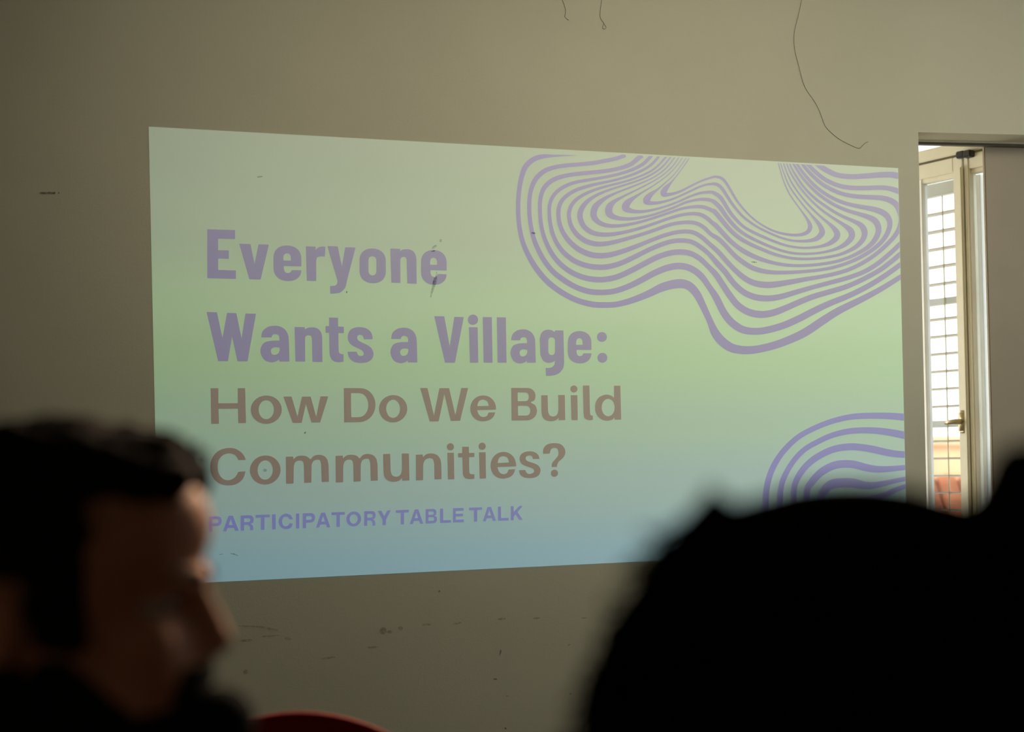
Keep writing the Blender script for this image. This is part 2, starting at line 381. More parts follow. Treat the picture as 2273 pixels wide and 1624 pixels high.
# ------------------------------------------------------------------ the projected slide
def line(p, q):
    return lambda x: p[1]+(q[1]-p[1])*(x-p[0])/(q[0]-p[0])
TL, TR, BR, BL = (330, 281), (1993.5, 373), (2013.5, 1217.5), (352, 1297.5)
Y1, Y2 = -.0015, -.0030
slide = empty('projected_slide', at(1180, 1265), 0)
tag(slide, 'green to blue projected slide with violet title and wavy lines on the plaster wall', 'projection')
bm = bmesh.new(); uvl = bm.loops.layers.uv.new('UVMap'); NX, NY = 24, 24; g = []
top, bot, lef, rig = line(TL, TR), line(BL, BR), None, None
for j in range(NY+1):
    v = j/NY; row = []
    l = Vector(TL).lerp(Vector(BL), v); r = Vector(TR).lerp(Vector(BR), v)
    for i in range(NX+1):
        p = l.lerp(r, i/NX); row.append((bm.verts.new(at(p.x, p.y, Y1)), (i/NX, v)))
    g.append(row)
for j in range(NY):
    for i in range(NX):
        q = [g[j][i], g[j+1][i], g[j+1][i+1], g[j][i+1]]
        f = bm.faces.new([a[0] for a in q])
        for lp, a in zip(f.loops, q): lp[uvl].uv = a[1]
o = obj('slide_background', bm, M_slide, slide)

# --- lettering: outlines in glyph boxes (x left, x right, baseline, cap line)
def path(cmds, n=7, k=.62):
    """M/L straight; H: quarter arc leaving horizontally, V: leaving vertically; S: smooth curve through points"""
    pts = []
    for c in cmds:
        op = c[0]
        if op in 'ML': pts.append((c[1], c[2]))
        elif op in 'HV':
            x0, y0 = pts[-1]; x1, y1 = c[1], c[2]
            kk = c[3] if len(c) > 3 else k
            a = (x0+(x1-x0)*kk, y0) if op == 'H' else (x0, y0+(y1-y0)*kk)
            b = (x1, y1-(y1-y0)*kk) if op == 'H' else (x1-(x1-x0)*kk, y1)
            for i in range(1, n+1):
                t = i/n; s = 1-t
                pts.append((s**3*x0+3*s*s*t*a[0]+3*s*t*t*b[0]+t**3*x1, s**3*y0+3*s*s*t*a[1]+3*s*t*t*b[1]+t**3*y1))
        elif op == 'S':
            pts += spline([pts[-1]]+list(c[1]), 5)[1:]
    return pts
def P(*c): return [('M', *c[0])] + [('L', *q) for q in c[1:]]
def circ(x, y, r, ry=None):
    ry = ry or r
    return [('M', x-r, y), ('V', x, y-ry, .552), ('H', x+r, y, .552), ('V', x, y+ry, .552), ('H', x-r, y, .552)]
def rrect(x0, x1, y0, y1, cy, k=.62):      # rounded stadium, corner height cy
    xm = (x0+x1)/2
    return [('M', x0, y0+cy), ('V', xm, y0, k), ('H', x1, y0+cy, k), ('L', x1, y1-cy), ('V', xm, y1, k), ('H', x0, y1-cy, k)]
G = {}
def glyph(name, bx, *contours): G[name] = (bx, contours)
# heavy condensed title face
glyph('E', (150, 635, 1045, 218), P((150,218),(620,218),(620,371),(335,371),(335,565),(515,565),(515,708),(335,708),(335,900),(635,900),(635,1045),(150,1045)))
glyph('v', (690, 1190, 1060, 232), P((690,460),(880,460),(948,800),(1015,460),(1190,460),(1050,1060),(860,1060)))
glyph('e', (1265, 1735, 1072, 245), [('M',1735,830),('L',1735,690),('V',1500,475,.6),('H',1265,690,.6),('L',1265,870),('V',1505,1087,.6),('H',1735,895,.6),('L',1570,895),('S',[(1555,930),(1508,948),(1460,930),(1440,880)]),('L',1440,830)],
      [('M',1432,735),('L',1432,690),('V',1497,612),('H',1558,690),('L',1558,735)])
glyph('r', (1810, 2140, 1090, 265), [('M',1810,500),('L',1975,500),('L',1975,565),('S',[(2020,515),(2080,495),(2140,500)]),('L',2130,668),('S',[(2060,668),(2005,685),(1985,730)]),('L',1985,1090),('L',1825,1090)])
glyph('y', (50, 525, 1115, 290), [('M',50,510),('L',225,510),('L',295,850),('L',352,520),('L',525,520),('L',380,1100),('S',[(350,1220),(270,1300),(180,1322),(98,1325)]),('L',98,1192),('S',[(160,1190),(205,1165),(222,1110)])])
glyph('o', (590, 1035, 1110, 290), rrect(590,1035,525,1125,205,.6), rrect(742,875,660,988,75))
glyph('n', (1110, 1553, 1128, 320), [('M',1110,545),('L',1275,545),('L',1275,590),('S',[(1320,555),(1400,545)]),('H',1550,720,.6),('L',1553,1132),('L',1395,1130),('L',1385,740),('V',1335,680),('H',1278,740),('L',1280,1125),('L',1125,1125)])
glyph('W', (140, 972, 996, 172), P((140,172),(315,172),(408,605),(485,180),(642,182),(730,612),(795,185),(972,185),(830,996),(660,996),(570,580),(500,996),(335,996)))
glyph('a', (1045, 1535, 998, 188), [('M',1058,595),('S',[(1085,490),(1180,415),(1295,395)]),('H',1525,620,.58),('L',1535,998),('L',1365,998),('L',1362,962),('S',[(1300,1000),(1215,1012),(1110,970),(1050,860),(1055,770),(1110,685),(1220,650),(1365,645)]),('L',1365,600),('V',1295,538),('H',1235,595,.6)],
      [('M',1368,765),('S',[(1290,758),(1240,780),(1222,825),(1245,875),(1295,884),(1345,860),(1370,810)])])
glyph('t', (20, 328, 1004, 218), [('M',80,272),('L',232,272),('L',232,418),('L',328,420),('L',328,527),('L',238,527),('L',240,800),('S',[(252,855),(290,872),(322,874)]),('L',322,1000),('S',[(250,1008),(180,1000),(120,960),(88,885)]),('L',80,525),('L',20,522),('L',20,415),('L',80,415)])
glyph('s', (388, 828, 1004, 204), [('M',812,615),('L',665,618),('S',[(645,560),(605,540),(565,555),(552,590),(570,635),(640,675),(735,720),(800,780),(828,860),(800,950),(720,1005),(610,1020),(500,1000),(420,935),(388,830)]),('L',545,828),('S',[(565,880),(610,900),(655,885),(660,845),(630,805),(540,760),(450,710),(400,640),(395,550),(440,460),(520,420),(600,412),(700,430),(780,490),(812,570)])])
glyph('V', (182, 680, 1018, 238), P((182,238),(350,238),(442,740),(520,244),(680,244),(530,1018),(362,1018)))
glyph('l', (997, 1163, 1020, 253), P((997,253),(1150,253),(1163,1020),(1012,1020)))
glyph('g', (742, 1155, 1022, 265), [('M',995,500),('L',1002,470),('L',1142,470),('L',1155,1010),('S',[(1140,1110),(1070,1200),(970,1240),(850,1246)]),('L',842,1112),('S',[(930,1105),(985,1065),(1000,985)]),('S',[(960,1012),(880,1024),(800,985),(755,890)]),('L',742,620),('S',[(765,530),(820,475),(890,460),(950,470)])],
      rrect(888,1000,590,892,62))
# geometric medium face
glyph('H', (172, 662, 628, 132), P((172,132),(280,132),(280,342),(548,342),(548,132),(652,132),(662,622),(555,622),(550,420),(282,420),(288,628),(180,628)))
glyph('ow', (728, 1160, 620, 128), circ(944,430,216,200), circ(944,430,106,132))
glyph('w', (1180, 1805, 612, 122), P((1180,240),(1295,240),(1378,525),(1437,242),(1560,242),(1637,525),(1695,240),(1805,240),(1690,610),(1570,610),(1494,345),(1435,612),(1310,612)))
glyph('D', (145, 585, 603, 128), [('M',145,128),('L',370,128),('H',585,360,.56),('V',365,603,.56),('L',148,603)], [('M',245,198),('L',355,198),('H',485,362,.56),('V',355,532,.56),('L',248,532)])
glyph('W2', (1203, 1870, 595, 128), P((1203,128),(1305,128),(1395,515),(1470,130),(1605,130),(1692,510),(1775,128),(1870,128),(1758,592),(1628,592),(1540,215),(1460,596),(1335,596)))
glyph('e2', (180, 535, 1377, 900), [('M',535,1217),('L',535,1195),('V',357,1008,.56),('H',180,1200,.56),('V',357,1386,.56),('S',[(440,1370),(500,1320),(524,1255)]),('L',430,1258),('S',[(410,1305),(360,1322),(305,1295),(276,1222)])],
      [('M',278,1163),('S',[(300,1095),(357,1070),(415,1095),(436,1160)])])
glyph('B', (467, 827, 580, 128), [('M',467,128),('L',690,128),('H',805,240,.56),('S',[(790,300),(740,330),(800,370),(827,440)]),('V',690,580,.56),('L',472,580)], [('M',557,192),('L',660,192),('H',712,250),('V',660,312),('L',557,312)], [('M',560,378),('L',670,378),('H',732,445),('V',670,512),('L',562,512)])
glyph('u', (882, 1217, 575, 126), [('M',882,228),('L',972,228),('L',978,455),('S',[(1000,505),(1050,523),(1100,500),(1122,440)]),('L',1118,226),('L',1210,226),('L',1217,575),('L',1125,577),('L',1125,540),('S',[(1080,578),(1012,590),(940,570),(898,520),(886,450)])])
glyph('ist', (1293, 1390, 574, 124), P((1293,226),(1384,226),(1390,574),(1303,574)))
glyph('l2', (1460, 1600, 576, 126), [('M',1460,94),('L',1551,93),('L',1560,480),('S',[(1570,508),(1600,514)]),('L',1600,574),('S',[(1550,580),(1505,565),(1480,535),(1470,480)])])
glyph('d', (1630, 1992, 570, 122), [('M',1893,93),('L',1980,93),('L',1992,568),('L',1902,570),('L',1900,535),('S',[(1860,570),(1785,582),(1700,550),(1645,480),(1630,400),(1645,310),(1700,245),(1790,216),(1860,235),(1893,265)])], circ(1812,398,90,122))
glyph('C', (168, 660, 1478, 972), [('M',660,1137),('L',555,1137),('S',[(520,1075),(440,1042),(350,1060),(290,1125),(270,1220),(290,1325),(350,1395),(430,1412),(510,1375),(555,1300)]),('L',660,1293),('S',[(620,1400),(540,1465),(430,1487),(300,1460),(205,1370),(168,1240),(190,1110),(270,1010),(380,968),(500,972),(600,1030),(650,1100)])])
glyph('m', (1215, 1810, 1444, 945), [('M',1215,1072),('L',1318,1070),('L',1320,1112),('S',[(1370,1070),(1440,1060),(1510,1075),(1555,1118)]),('S',[(1600,1070),(1670,1052),(1750,1075),(1795,1130)]),('L',1808,1200),('L',1812,1436),('L',1712,1438),('L',1705,1190),('S',[(1690,1135),(1650,1122),(1600,1140),(1572,1190)]),('L',1570,1442),('L',1470,1444),('L',1465,1200),('S',[(1450,1145),(1400,1130),(1350,1150),(1325,1205)]),('L',1322,1448),('L',1218,1450)])
glyph('n2', (1145, 1500, 1400, 910), [('M',1145,1040),('L',1240,1038),('L',1242,1080),('S',[(1290,1035),(1360,1025),(1440,1050),(1485,1110)]),('L',1497,1180),('L',1500,1394),('L',1402,1396),('L',1398,1170),('S',[(1380,1110),(1330,1092),(1275,1115),(1246,1175)]),('L',1245,1402),('L',1145,1403)])
glyph('t2', (1730, 1955, 1392, 912), [('M',1785,940),('L',1880,940),('L',1880,1028),('L',1955,1028),('L',1955,1086),('L',1882,1088),('L',1884,1290),('S',[(1900,1322),(1955,1328)]),('L',1955,1390),('S',[(1890,1396),(1830,1380),(1795,1330)]),('L',1788,1088),('L',1730,1088),('L',1730,1028),('L',1785,1028)])
glyph('s2', (575, 875, 1367, 892), [('M',862,1110),('L',768,1110),('S',[(755,1070),(720,1058),(680,1070),(668,1100),(690,1135),(760,1160),(835,1195),(873,1255),(860,1325),(810,1365),(728,1378),(640,1362),(590,1320),(575,1262)]),('L',662,1260),('S',[(685,1305),(728,1318),(775,1300),(782,1265),(750,1235),(680,1210),(610,1170),(583,1110),(600,1045),(655,1008),(728,998),(800,1015),(845,1055)])])
glyph('?', (907, 1217, 1368, 890), [('M',907,1038),('S',[(915,960),(965,905),(1060,886),(1150,903),(1205,960),(1217,1030),(1190,1095),(1130,1150),(1105,1195)]),('L',1100,1228),('L',1028,1228),('S',[(1035,1170),(1075,1120),(1115,1070),(1122,1020),(1105,970),(1065,955),(1020,975),(1000,1036)])], circ(1067,1317,51))
# caption capitals in boxes 0..100 wide, 100 tall (baseline y = 0 downwards is positive)
def cap(n, *c): G[n] = ((0, 100, 100, 0), c)
cap('cP', [('M',0,0),('L',60,0),('H',100,31),('V',60,64),('L',27,64),('L',27,100),('L',0,100)], [('M',27,20),('L',56,20),('H',74,32),('V',56,45),('L',27,45)])
cap('cA', P((0,100),(36,0),(63,0),(100,100),(76,100),(69,79),(30,79),(23,100)), P((37,60),(62,60),(49.5,22)))
cap('cR', [('M',0,0),('L',60,0),('H',98,31),('S',[(92,48),(74,58)]),('L',80,62),('S',[(92,72),(95,100)]),('L',70,100),('S',[(69,78),(56,64)]),('L',26,64),('L',26,100),('L',0,100)], [('M',26,20),('L',56,20),('H',72,32),('V',56,45),('L',26,45)])
cap('cT', P((0,0),(100,0),(100,19),(63,19),(63,100),(37,100),(37,19),(0,19)))
cap('cI', P((0,0),(100,0),(100,100),(0,100)))
cap('cC', [('M',100,36),('L',76,38),('S',[(66,22),(50,18),(32,26),(25,50),(32,74),(50,82),(66,77),(76,62)]),('L',100,66),('S',[(85,92),(52,102),(18,88),(0,50),(18,12),(52,-2),(84,9)])])
cap('cO', circ(50,50,50,51), circ(50,50,27,32))
cap('cY', P((0,0),(28,0),(50,40),(73,0),(100,0),(63,62),(63,100),(37,100),(37,62)))
cap('cB', [('M',0,0),('L',62,0),('H',95,26),('S',[(90,42),(76,48),(95,56),(100,72)]),('V',64,100),('L',0,100)], [('M',25,18),('L',56,18),('H',70,29),('V',56,40),('L',25,40)], [('M',25,57),('L',60,57),('H',74,70),('V',60,82),('L',25,82)])
cap('cL', P((0,0),(29,0),(29,81),(100,81),(100,100),(0,100)))
cap('cE', P((0,0),(98,0),(98,19),(26,19),(26,40),(92,40),(92,58),(26,58),(26,81),(100,81),(100,100),(0,100)))
cap('cK', P((0,0),(24,0),(24,42),(70,0),(100,0),(56,44),(100,100),(70,100),(40,59),(24,74),(24,100),(0,100)))

def text(name, m, base, capl, items, dots=()):
    """items: (glyph, photo x of its left and right edge); lines base/capl give baseline and cap height along the row"""
    bm = bmesh.new()
    def fill(loops):
        tri = tessellate_polygon([[Vector((x, y, 0)) for x, y in lp] for lp in loops])
        vs = [bm.verts.new(at(x, y, Y2)) for lp in loops for x, y in lp]
        for t in tri:
            if len(set(t)) == 3:
                try: bm.faces.new([vs[i] for i in t])
                except ValueError: pass
    for gname, x0, x1 in items:
        (gx0, gx1, gb, gc), cs = G[gname]; loops = []
        for c in cs:
            lp = []
            for x, y in path(c):
                X = x0+(x1-x0)*(x-gx0)/(gx1-gx0); hgt = (gb-y)/(gb-gc)
                lp.append((X, base(X)+(capl(X)-base(X))*hgt))
            loops.append(lp)
        fill(loops) if gname != '?' else [fill([lp]) for lp in loops]
    for x, y, r in dots: fill([path(circ(x, y, r))])
    return obj(name, bm, m, slide)
text('title_text', M_title, line((462,617.3),(925,629.1)), line((460,508.4),(925,524)),
     [('E',460.1,523.8),('v',531,597),('e',607,669),('r',679,722.4),('y',726.6,789.3),('o',797.9,856.6),('n',866.5,925),('e',934.5,991.5)])
text('title_text', M_title, lambda x: 801.3+(804.6-801.3)*min(1,(x-483)/517), line((460,692.2),(1113,704)),
     [('W',458.5,568.3),('a',577.9,642.6),('n',653.8,715.8),('t',722.6,763.3),('s',771.2,829.3),('a',866.5,926.5),('V',964,1029.7),('ist',1041,1061.7),('l',1071.6,1093.5),('l',1102.7,1124.6),('a',1133,1189.4),('g',1198,1252.4),('e',1260.4,1312.9)],
     [(1049.9,709.3,11.5),(1336.2,747.5,11),(1337.2,793.7,11)])
text('subtitle_text', M_sub, lambda x: 940.5-7.7*min(1,(x-467)/668)-1.6*max(0,(x-1135)/244), line((467,861.1),(1135,860.5)),
     [('H',467.5,546),('ow',556.5,625.7),('w',628.9,728.9),('D',763.2,833.6),('ow',841.2,904.1),('W2',932.6,1039.3),('e2',1043.7,1101.1),('B',1134.8,1192.4),('u',1201.2,1254.8),('ist',1267,1282.5),('l2',1293.7,1316.1),('d',1320.9,1378.9)],
     [(1274,862.9,7.9)])
text('subtitle_text', M_sub, line((467,1076.6),(1200,1058.5)), line((467,995.6),(1230,983.5)),
     [('C',466.9,545.6),('ow',554.5,623),('m',634.5,729.7),('m',744.8,838.4),('u',850.5,908.9),('n2',923.3,980.1),('ist',992.9,1008.6),('t2',1016.9,1053),('ist',1063.2,1078.9),('e2',1088.8,1145.6),('s2',1152,1200),('?',1205.2,1254.8)],
     [(999.8,991.3,8.1),(1070.2,990,8.1)])
ca = lambda a, b: (440+a/6.314, 440+b/6.314)
cb = lambda a, b: (800+a/5.6825, 800+b/5.6825)
text('caption_text', M_cap, line((464,1180),(1133,1154.4)), line((464,1145.8),(1134,1123)),
     [('cP',*ca(150,330)),('cA',*ca(345,570)),('cR',*ca(595,783)),('cT',*ca(805,1003)),('cI',*ca(1035,1087)),('cC',*ca(1125,1330)),('cI',*ca(1370,1418)),('cP',*ca(1465,1640)),('cA',*ca(1650,1853)),('cT',*ca(1868,2055)),('cO',768.6,801.8),('cR',*cb(48,197)),('cY',*cb(217,385)),
      ('cT',*cb(447,612)),('cA',*cb(622,795)),('cB',*cb(822,968)),('cL',*cb(1005,1142)),('cE',*cb(1168,1305)),('cT',*cb(1370,1535)),('cA',*cb(1543,1712)),('cL',*cb(1735,1870)),('cK',*cb(1897,2050))])

# --- wavy contour lines: (x, y, width) along each line's centre; A and B are two rulers over the drawing
A = lambda p: (1130+p[0]/4.06, 320+p[1]/4.06, p[2]/4.06)
B = lambda p: (1560+p[0]/3.383, 320+p[1]/3.383, p[2]/3.383)
C = lambda p: (1660+p[0]/6.314, 900+p[1]/6.314, p[2]/6.314)
WAVES = [
([(600,100,3),(500,101,11),(400,104,22),(300,110,40),(220,137,46),(150,200,48),(115,290,44),(93,400,40),(82,540,40),(88,700,40),(115,850,42),(165,980,44),(240,1110,48),(340,1230,50),(460,1325,50),(600,1400,50),(740,1440,52),(860,1448,52),(980,1440,52),(1110,1405,56),(1250,1350,64),(1390,1285,76),(1530,1255,82),(1620,1275,78),(1690,1345,70),(1740,1440,62),(1810,1590,56)],
 [(90,1410,62),(140,1475,68),(210,1525,66),(280,1542,62),(350,1545,60),(430,1535,58),(550,1505,58),(680,1455,60),(780,1405,62),(900,1325,60),(1020,1250,54),(1200,1160,46),(1340,1085,40),(1478,1000,36),(1530,968,36)]),
([(1050,98,36),(960,130,36),(860,150,36),(760,168,36),(640,180,36),(520,190,37),(420,205,38),(330,235,42),(260,290,44),(215,360,42),(190,450,38),(182,560,38),(190,690,38),(215,820,40),(250,920,42),(310,1035,44),(390,1140,46),(490,1220,48),(600,1285,48),(720,1325,50),(830,1334,50),(940,1325,50),(1060,1287,52),(1190,1225,54),(1310,1160,56),(1430,1112,58),(1540,1096,58),(1640,1120,58),(1730,1185,56),(1800,1280,52)],
 [(100,1150,52),(150,1250,54),(200,1320,56),(260,1370,56),(320,1397,54),(400,1404,52),(480,1395,52),(600,1362,52),(720,1310,52),(820,1258,50),(940,1200,46),(1100,1135,42),(1240,1065,40),(1370,985,38),(1475,910,36),(1520,880,36)]),
([(1200,100,40),(1160,130,42),(1110,172,40),(1050,200,38),(960,225,36),(850,243,36),(720,256,36),(600,268,36),(500,285,37),(420,310,40),(350,355,42),(305,415,40),(283,490,37),(278,570,36),(284,680,36),(300,780,37),(335,885,39),(390,990,42),(460,1075,44),(550,1145,46),(660,1195,48),(770,1217,50),(870,1216,50),(980,1192,50),(1100,1138,50),(1220,1075,50),(1340,1015,50),(1450,980,50),(1550,970,50),(1640,985,48),(1720,1030,46),(1800,1105,44)],
 [(100,980,44),(150,1055,46),(200,1130,48),(260,1205,50),(330,1253,52),(400,1274,54),(470,1276,52),(550,1258,50),(640,1222,46),(740,1178,44),(840,1140,42),(960,1105,40),(1080,1068,38),(1200,1015,36),(1320,950,36),(1400,893,36),(1475,832,36),(1520,795,36)]),
([(1290,95,30),(1253,135,32),(1215,172,32),(1160,205,30),(1080,240,28),(960,275,26),(840,300,26),(720,320,28),(610,340,30),(520,370,32),(440,420,34),(390,480,34),(366,550,32),(363,620,32),(372,710,34),(395,810,36),(440,905,38),(505,985,42),(590,1050,44),(690,1090,47),(800,1107,49),(900,1101,48),(1010,1070,46),(1130,1015,44),(1260,950,42),(1380,900,42),(1480,872,41),(1580,867,40),(1660,885,40),(1740,935,40),(1810,995,38)],
 [(110,895,40),(170,960,40),(230,1040,42),(300,1105,44),(370,1140,46),(440,1155,46),(520,1155,45),(600,1140,42),(700,1110,38),(820,1075,34),(950,1040,34),(1080,1005,34),(1200,962,34),(1300,905,34),(1400,825,34),(1475,755,34),(1520,710,34)]),
([(1360,95,22),(1325,140,24),(1280,185,24),(1220,225,24),(1140,262,23),(1040,298,22),(920,330,22),(800,355,26),(700,380,30),(610,410,32),(530,455,34),(475,510,36),(450,570,38),(445,630,38),(455,710,38),(485,790,40),(540,870,44),(620,940,47),(710,985,50),(800,1003,50),(900,997,48),(1020,965,44),(1150,918,40),(1280,865,36),(1400,820,36),(1510,792,36),(1600,785,36),(1670,797,37),(1740,838,38),(1810,900,38)],
 [(120,810,34),(190,890,36),(260,960,38),(330,1015,42),(400,1045,46),(480,1056,48),(560,1050,45),(650,1035,40),(760,1015,34),(880,995,30),(1000,970,30),(1110,935,30),(1210,885,30),(1300,825,30),(1380,755,32),(1440,690,34),(1475,630,36),(1490,560,40),(1478,500,44),(1450,450,44),(1400,418,42),(1330,402,38),(1240,397,34),(1140,390,32),(1050,372,30),(970,340,30),(900,300,28),(840,250,26),(790,200,24),(755,157,22),(735,135,22)]),
([(1430,95,17),(1387,145,18),(1340,195,18),(1280,240,18),(1200,280,18),(1100,318,18),(990,350,20),(880,378,22),(780,408,25),(690,445,28),(610,495,32),(560,555,35),(541,620,36),(545,680,36),(565,745,38),(615,815,42),(690,870,44),(770,895,45),(850,897,42),(950,880,38),(1080,845,34),(1200,810,32),(1320,770,32),(1440,727,32),(1540,707,32),(1640,703,34),(1710,720,34),(1770,760,35),(1820,810,35)],
 [(120,710,32),(180,770,32),(240,835,34),(310,890,36),(380,930,36),(460,953,34),(540,962,30),(640,962,28),(760,955,25),(880,943,24),(990,922,25),(1090,890,26),(1180,850,28),(1270,795,30),(1340,735,32),(1385,670,36),(1405,605,38),(1395,555,42),(1360,518,44),(1300,492,40),(1220,475,34),(1130,458,30),(1040,432,28),(960,395,26),(890,350,25),(830,300,24),(780,245,22),(740,195,20),(712,155,18),(695,130,18)]),
([(1475,90,13),(1433,145,14),(1385,200,15),(1320,250,15),(1240,295,16),(1140,335,16),(1030,370,18),(930,402,20),(840,435,24),(760,475,30),(690,530,40),(650,590,48),(639,640,50),(648,690,48),(680,745,44),(740,790,42),(810,810,40),(880,813,37),(960,806,34),(1080,782,30),(1200,750,28),(1320,710,27),(1440,668,27),(1550,637,28),(1650,624,30),(1730,635,34),(1790,670,36),(1830,705,36)],
 [(100,610,34),(150,665,34),(200,718,34),(260,770,34),(330,815,36),(410,852,32),(500,882,28),(600,903,25),(700,911,23),(800,908,23),(900,898,23),(1000,880,24),(1090,852,25),(1170,815,28),(1240,772,32),(1290,720,38),(1318,660,42),(1315,610,46),(1290,572,46),(1240,545,38),(1170,522,30),(1090,498,27),(1010,465,25),(940,425,24),(870,375,22),(810,320,20),(760,265,18),(720,210,17),(685,155,16),(670,130,15)]),
([(1512,90,10),(1472,147,11),(1425,205,12),(1365,257,12),(1290,305,12),(1190,350,14),(1080,393,16),(980,432,19),(890,473,28),(820,520,44),(778,565,56),(762,615,58),(768,655,54),(800,695,44),(850,722,38),(910,734,34),(980,735,30),(1080,722,27),(1200,695,24),(1320,658,23),(1440,618,23),(1550,582,24),(1660,563,28),(1740,563,32),(1800,582,34),(1830,595,35)],
 [(95,510,34),(140,565,34),(190,625,32),(240,675,32),(300,718,30),(370,755,28),(450,790,25),(540,825,23),(640,850,20),(740,860,20),(840,858,20),(930,848,20),(1020,830,22),(1090,803,26),(1150,770,32),(1195,725,38),(1215,680,42),(1210,640,46),(1185,605,38),(1130,575,28),(1060,545,24),(990,508,22),(920,462,21),(850,410,19),(790,355,17),(740,295,16),(700,235,14),(670,185,13),(655,150,12),(645,130,12)]),
([(1548,92,9),(1510,150,9),(1465,207,10),(1405,262,10),(1330,315,11),(1230,370,13),(1120,425,16),(1020,475,22),(950,515,36),(910,555,58),(898,595,66),(905,625,62),(940,652,46),(1000,668,36),(1070,672,30),(1150,666,26),(1260,645,22),(1370,612,21),(1480,572,21),(1590,525,22),(1690,500,25),(1770,496,30),(1830,508,32)],
 [(95,440,32),(135,480,32),(180,545,30),(230,605,28),(280,650,26),(340,690,24),(420,730,23),(500,765,21),(590,797,19),(680,817,18),(770,822,18),(860,817,18),(940,803,20),(1010,782,26),(1070,750,36),(1110,710,44),(1120,675,48),(1105,642,44),(1060,605,28),(990,560,20),(920,512,18),(850,455,16),(790,395,15),(735,330,14),(690,265,12),(655,205,11),(632,150,10),(625,130,10)]),
([(1580,95,8),(1542,152,8),(1500,207,8),(1440,270,9),(1370,325,10),(1280,385,12),(1190,440,17),(1120,485,32),(1070,525,58),(1050,562,68),(1062,585,56),(1110,602,38),(1170,607,30),(1240,601,24),(1330,582,20),(1430,553,19),(1530,515,19),(1630,470,20),(1720,440,23),(1790,432,26),(1830,432,27)],
 [(90,368,28),(130,395,30),(165,445,28),(205,510,26),(255,570,24),(310,620,22),(370,655,21),(450,692,20),(540,730,19),(640,762,17),(740,777,17),(820,775,18),(890,765,22),(950,745,32),(995,712,42),(1010,680,46),(1000,650,40),(965,610,26),(900,555,17),(840,500,15),(780,438,13),(720,365,12),(670,290,11),(635,220,10),(610,150,9),(603,130,9)]),
([(1612,95,8),(1577,153,8),(1535,213,8),(1475,285,9),(1410,345,11),(1340,405,18),(1280,450,42),(1245,490,62),(1240,515,58),(1270,528,38),(1330,528,28),(1400,515,22),(1490,487,19),(1590,443,18),(1690,395,19),(1770,365,20),(1830,357,22)],
 [(80,296,22),(115,305,24),(150,338,24),(190,400,22),(235,465,20),(290,530,18),(350,580,17),(420,625,16),(500,665,16),(590,702,16),(670,722,17),(740,727,20),(810,722,26),(860,705,36),(893,670,44),(893,640,40),(870,595,28),(820,535,16),(770,475,12),(710,400,11),(655,320,10),(618,240,9),(590,160,8),(583,130,8)]),
([(1640,98,8),(1605,155,8),(1560,218,9),(1510,285,10),(1460,345,18),(1415,395,44),(1392,435,56),(1400,455,40),(1440,452,30),(1500,440,24),(1570,412,20),(1650,370,18),(1740,328,18),(1830,298,20)],
 [(95,244,18),(135,252,20),(170,282,20),(210,345,18),(255,420,16),(310,490,14),(370,550,13),(440,602,13),(520,645,15),(600,670,18),(680,681,20),(740,678,24),(785,660,30),(805,630,34),(803,600,30),(780,555,18),(740,498,11),(695,435,9),(648,365,9),(610,280,8),(585,200,7),(568,140,7),(565,125,7)]),
]
UPPER = [
 [(835,125,36),(870,155,38),(905,180,40),(945,203,40),(1000,228,38),(1070,241,38),(1150,243,38),(1240,237,40),(1330,230,42),(1400,228,44),(1440,232,46),(1510,247,48)],
 [(760,115,26),(785,145,28),(812,173,28),(850,210,30),(910,258,30),(980,295,32),(1060,320,34),(1150,329,34),(1250,328,34),(1340,325,34),(1400,332,36),(1440,343,40),(1510,368,44)],
]
LOWER = [
 [(245,1600,90),(252,1300,88),(265,1150,86),(300,1000,84),(360,850,82),(450,700,80),(570,560,78),(720,430,76),(900,330,76),(1100,245,76),(1300,185,78),(1500,150,82),(1750,140,86),(2000,145,92),(2260,167,102)],
 [(440,1600,84),(450,1300,82),(460,1180,80),(490,1050,78),(560,900,76),(660,750,74),(800,610,74),(980,505,76),(1180,415,78),(1400,360,82),(1600,345,84),(1800,350,90),(2000,375,98),(2260,428,108)],
 [(640,1600,80),(645,1200,80),(680,1050,84),(770,900,88),(900,770,92),(1050,675,94),(1220,605,96),(1400,577,98),(1550,580,98),(1750,610,100),(1950,655,98),(2100,678,95),(2260,686,92)],
 [(815,1600,86),(830,1200,88),(890,1080,98),(990,965,104),(1100,885,108),(1230,830,108),(1370,815,108),(1500,825,108),(1650,865,104),(1800,890,96),(1950,888,84),(2100,875,76),(2260,861,70)],
 [(1010,1600,100),(1030,1300,110),(1080,1180,120),(1180,1100,130),(1320,1080,130),(1480,1085,130),(1650,1120,110),(1800,1110,90),(1950,1080,75),(2100,1045,64),(2260,1013,58)],
 [(1500,1350,100),(1700,1320,96),(1900,1260,86),(2050,1190,72),(2150,1150,66),(2260,1108,60)],
]
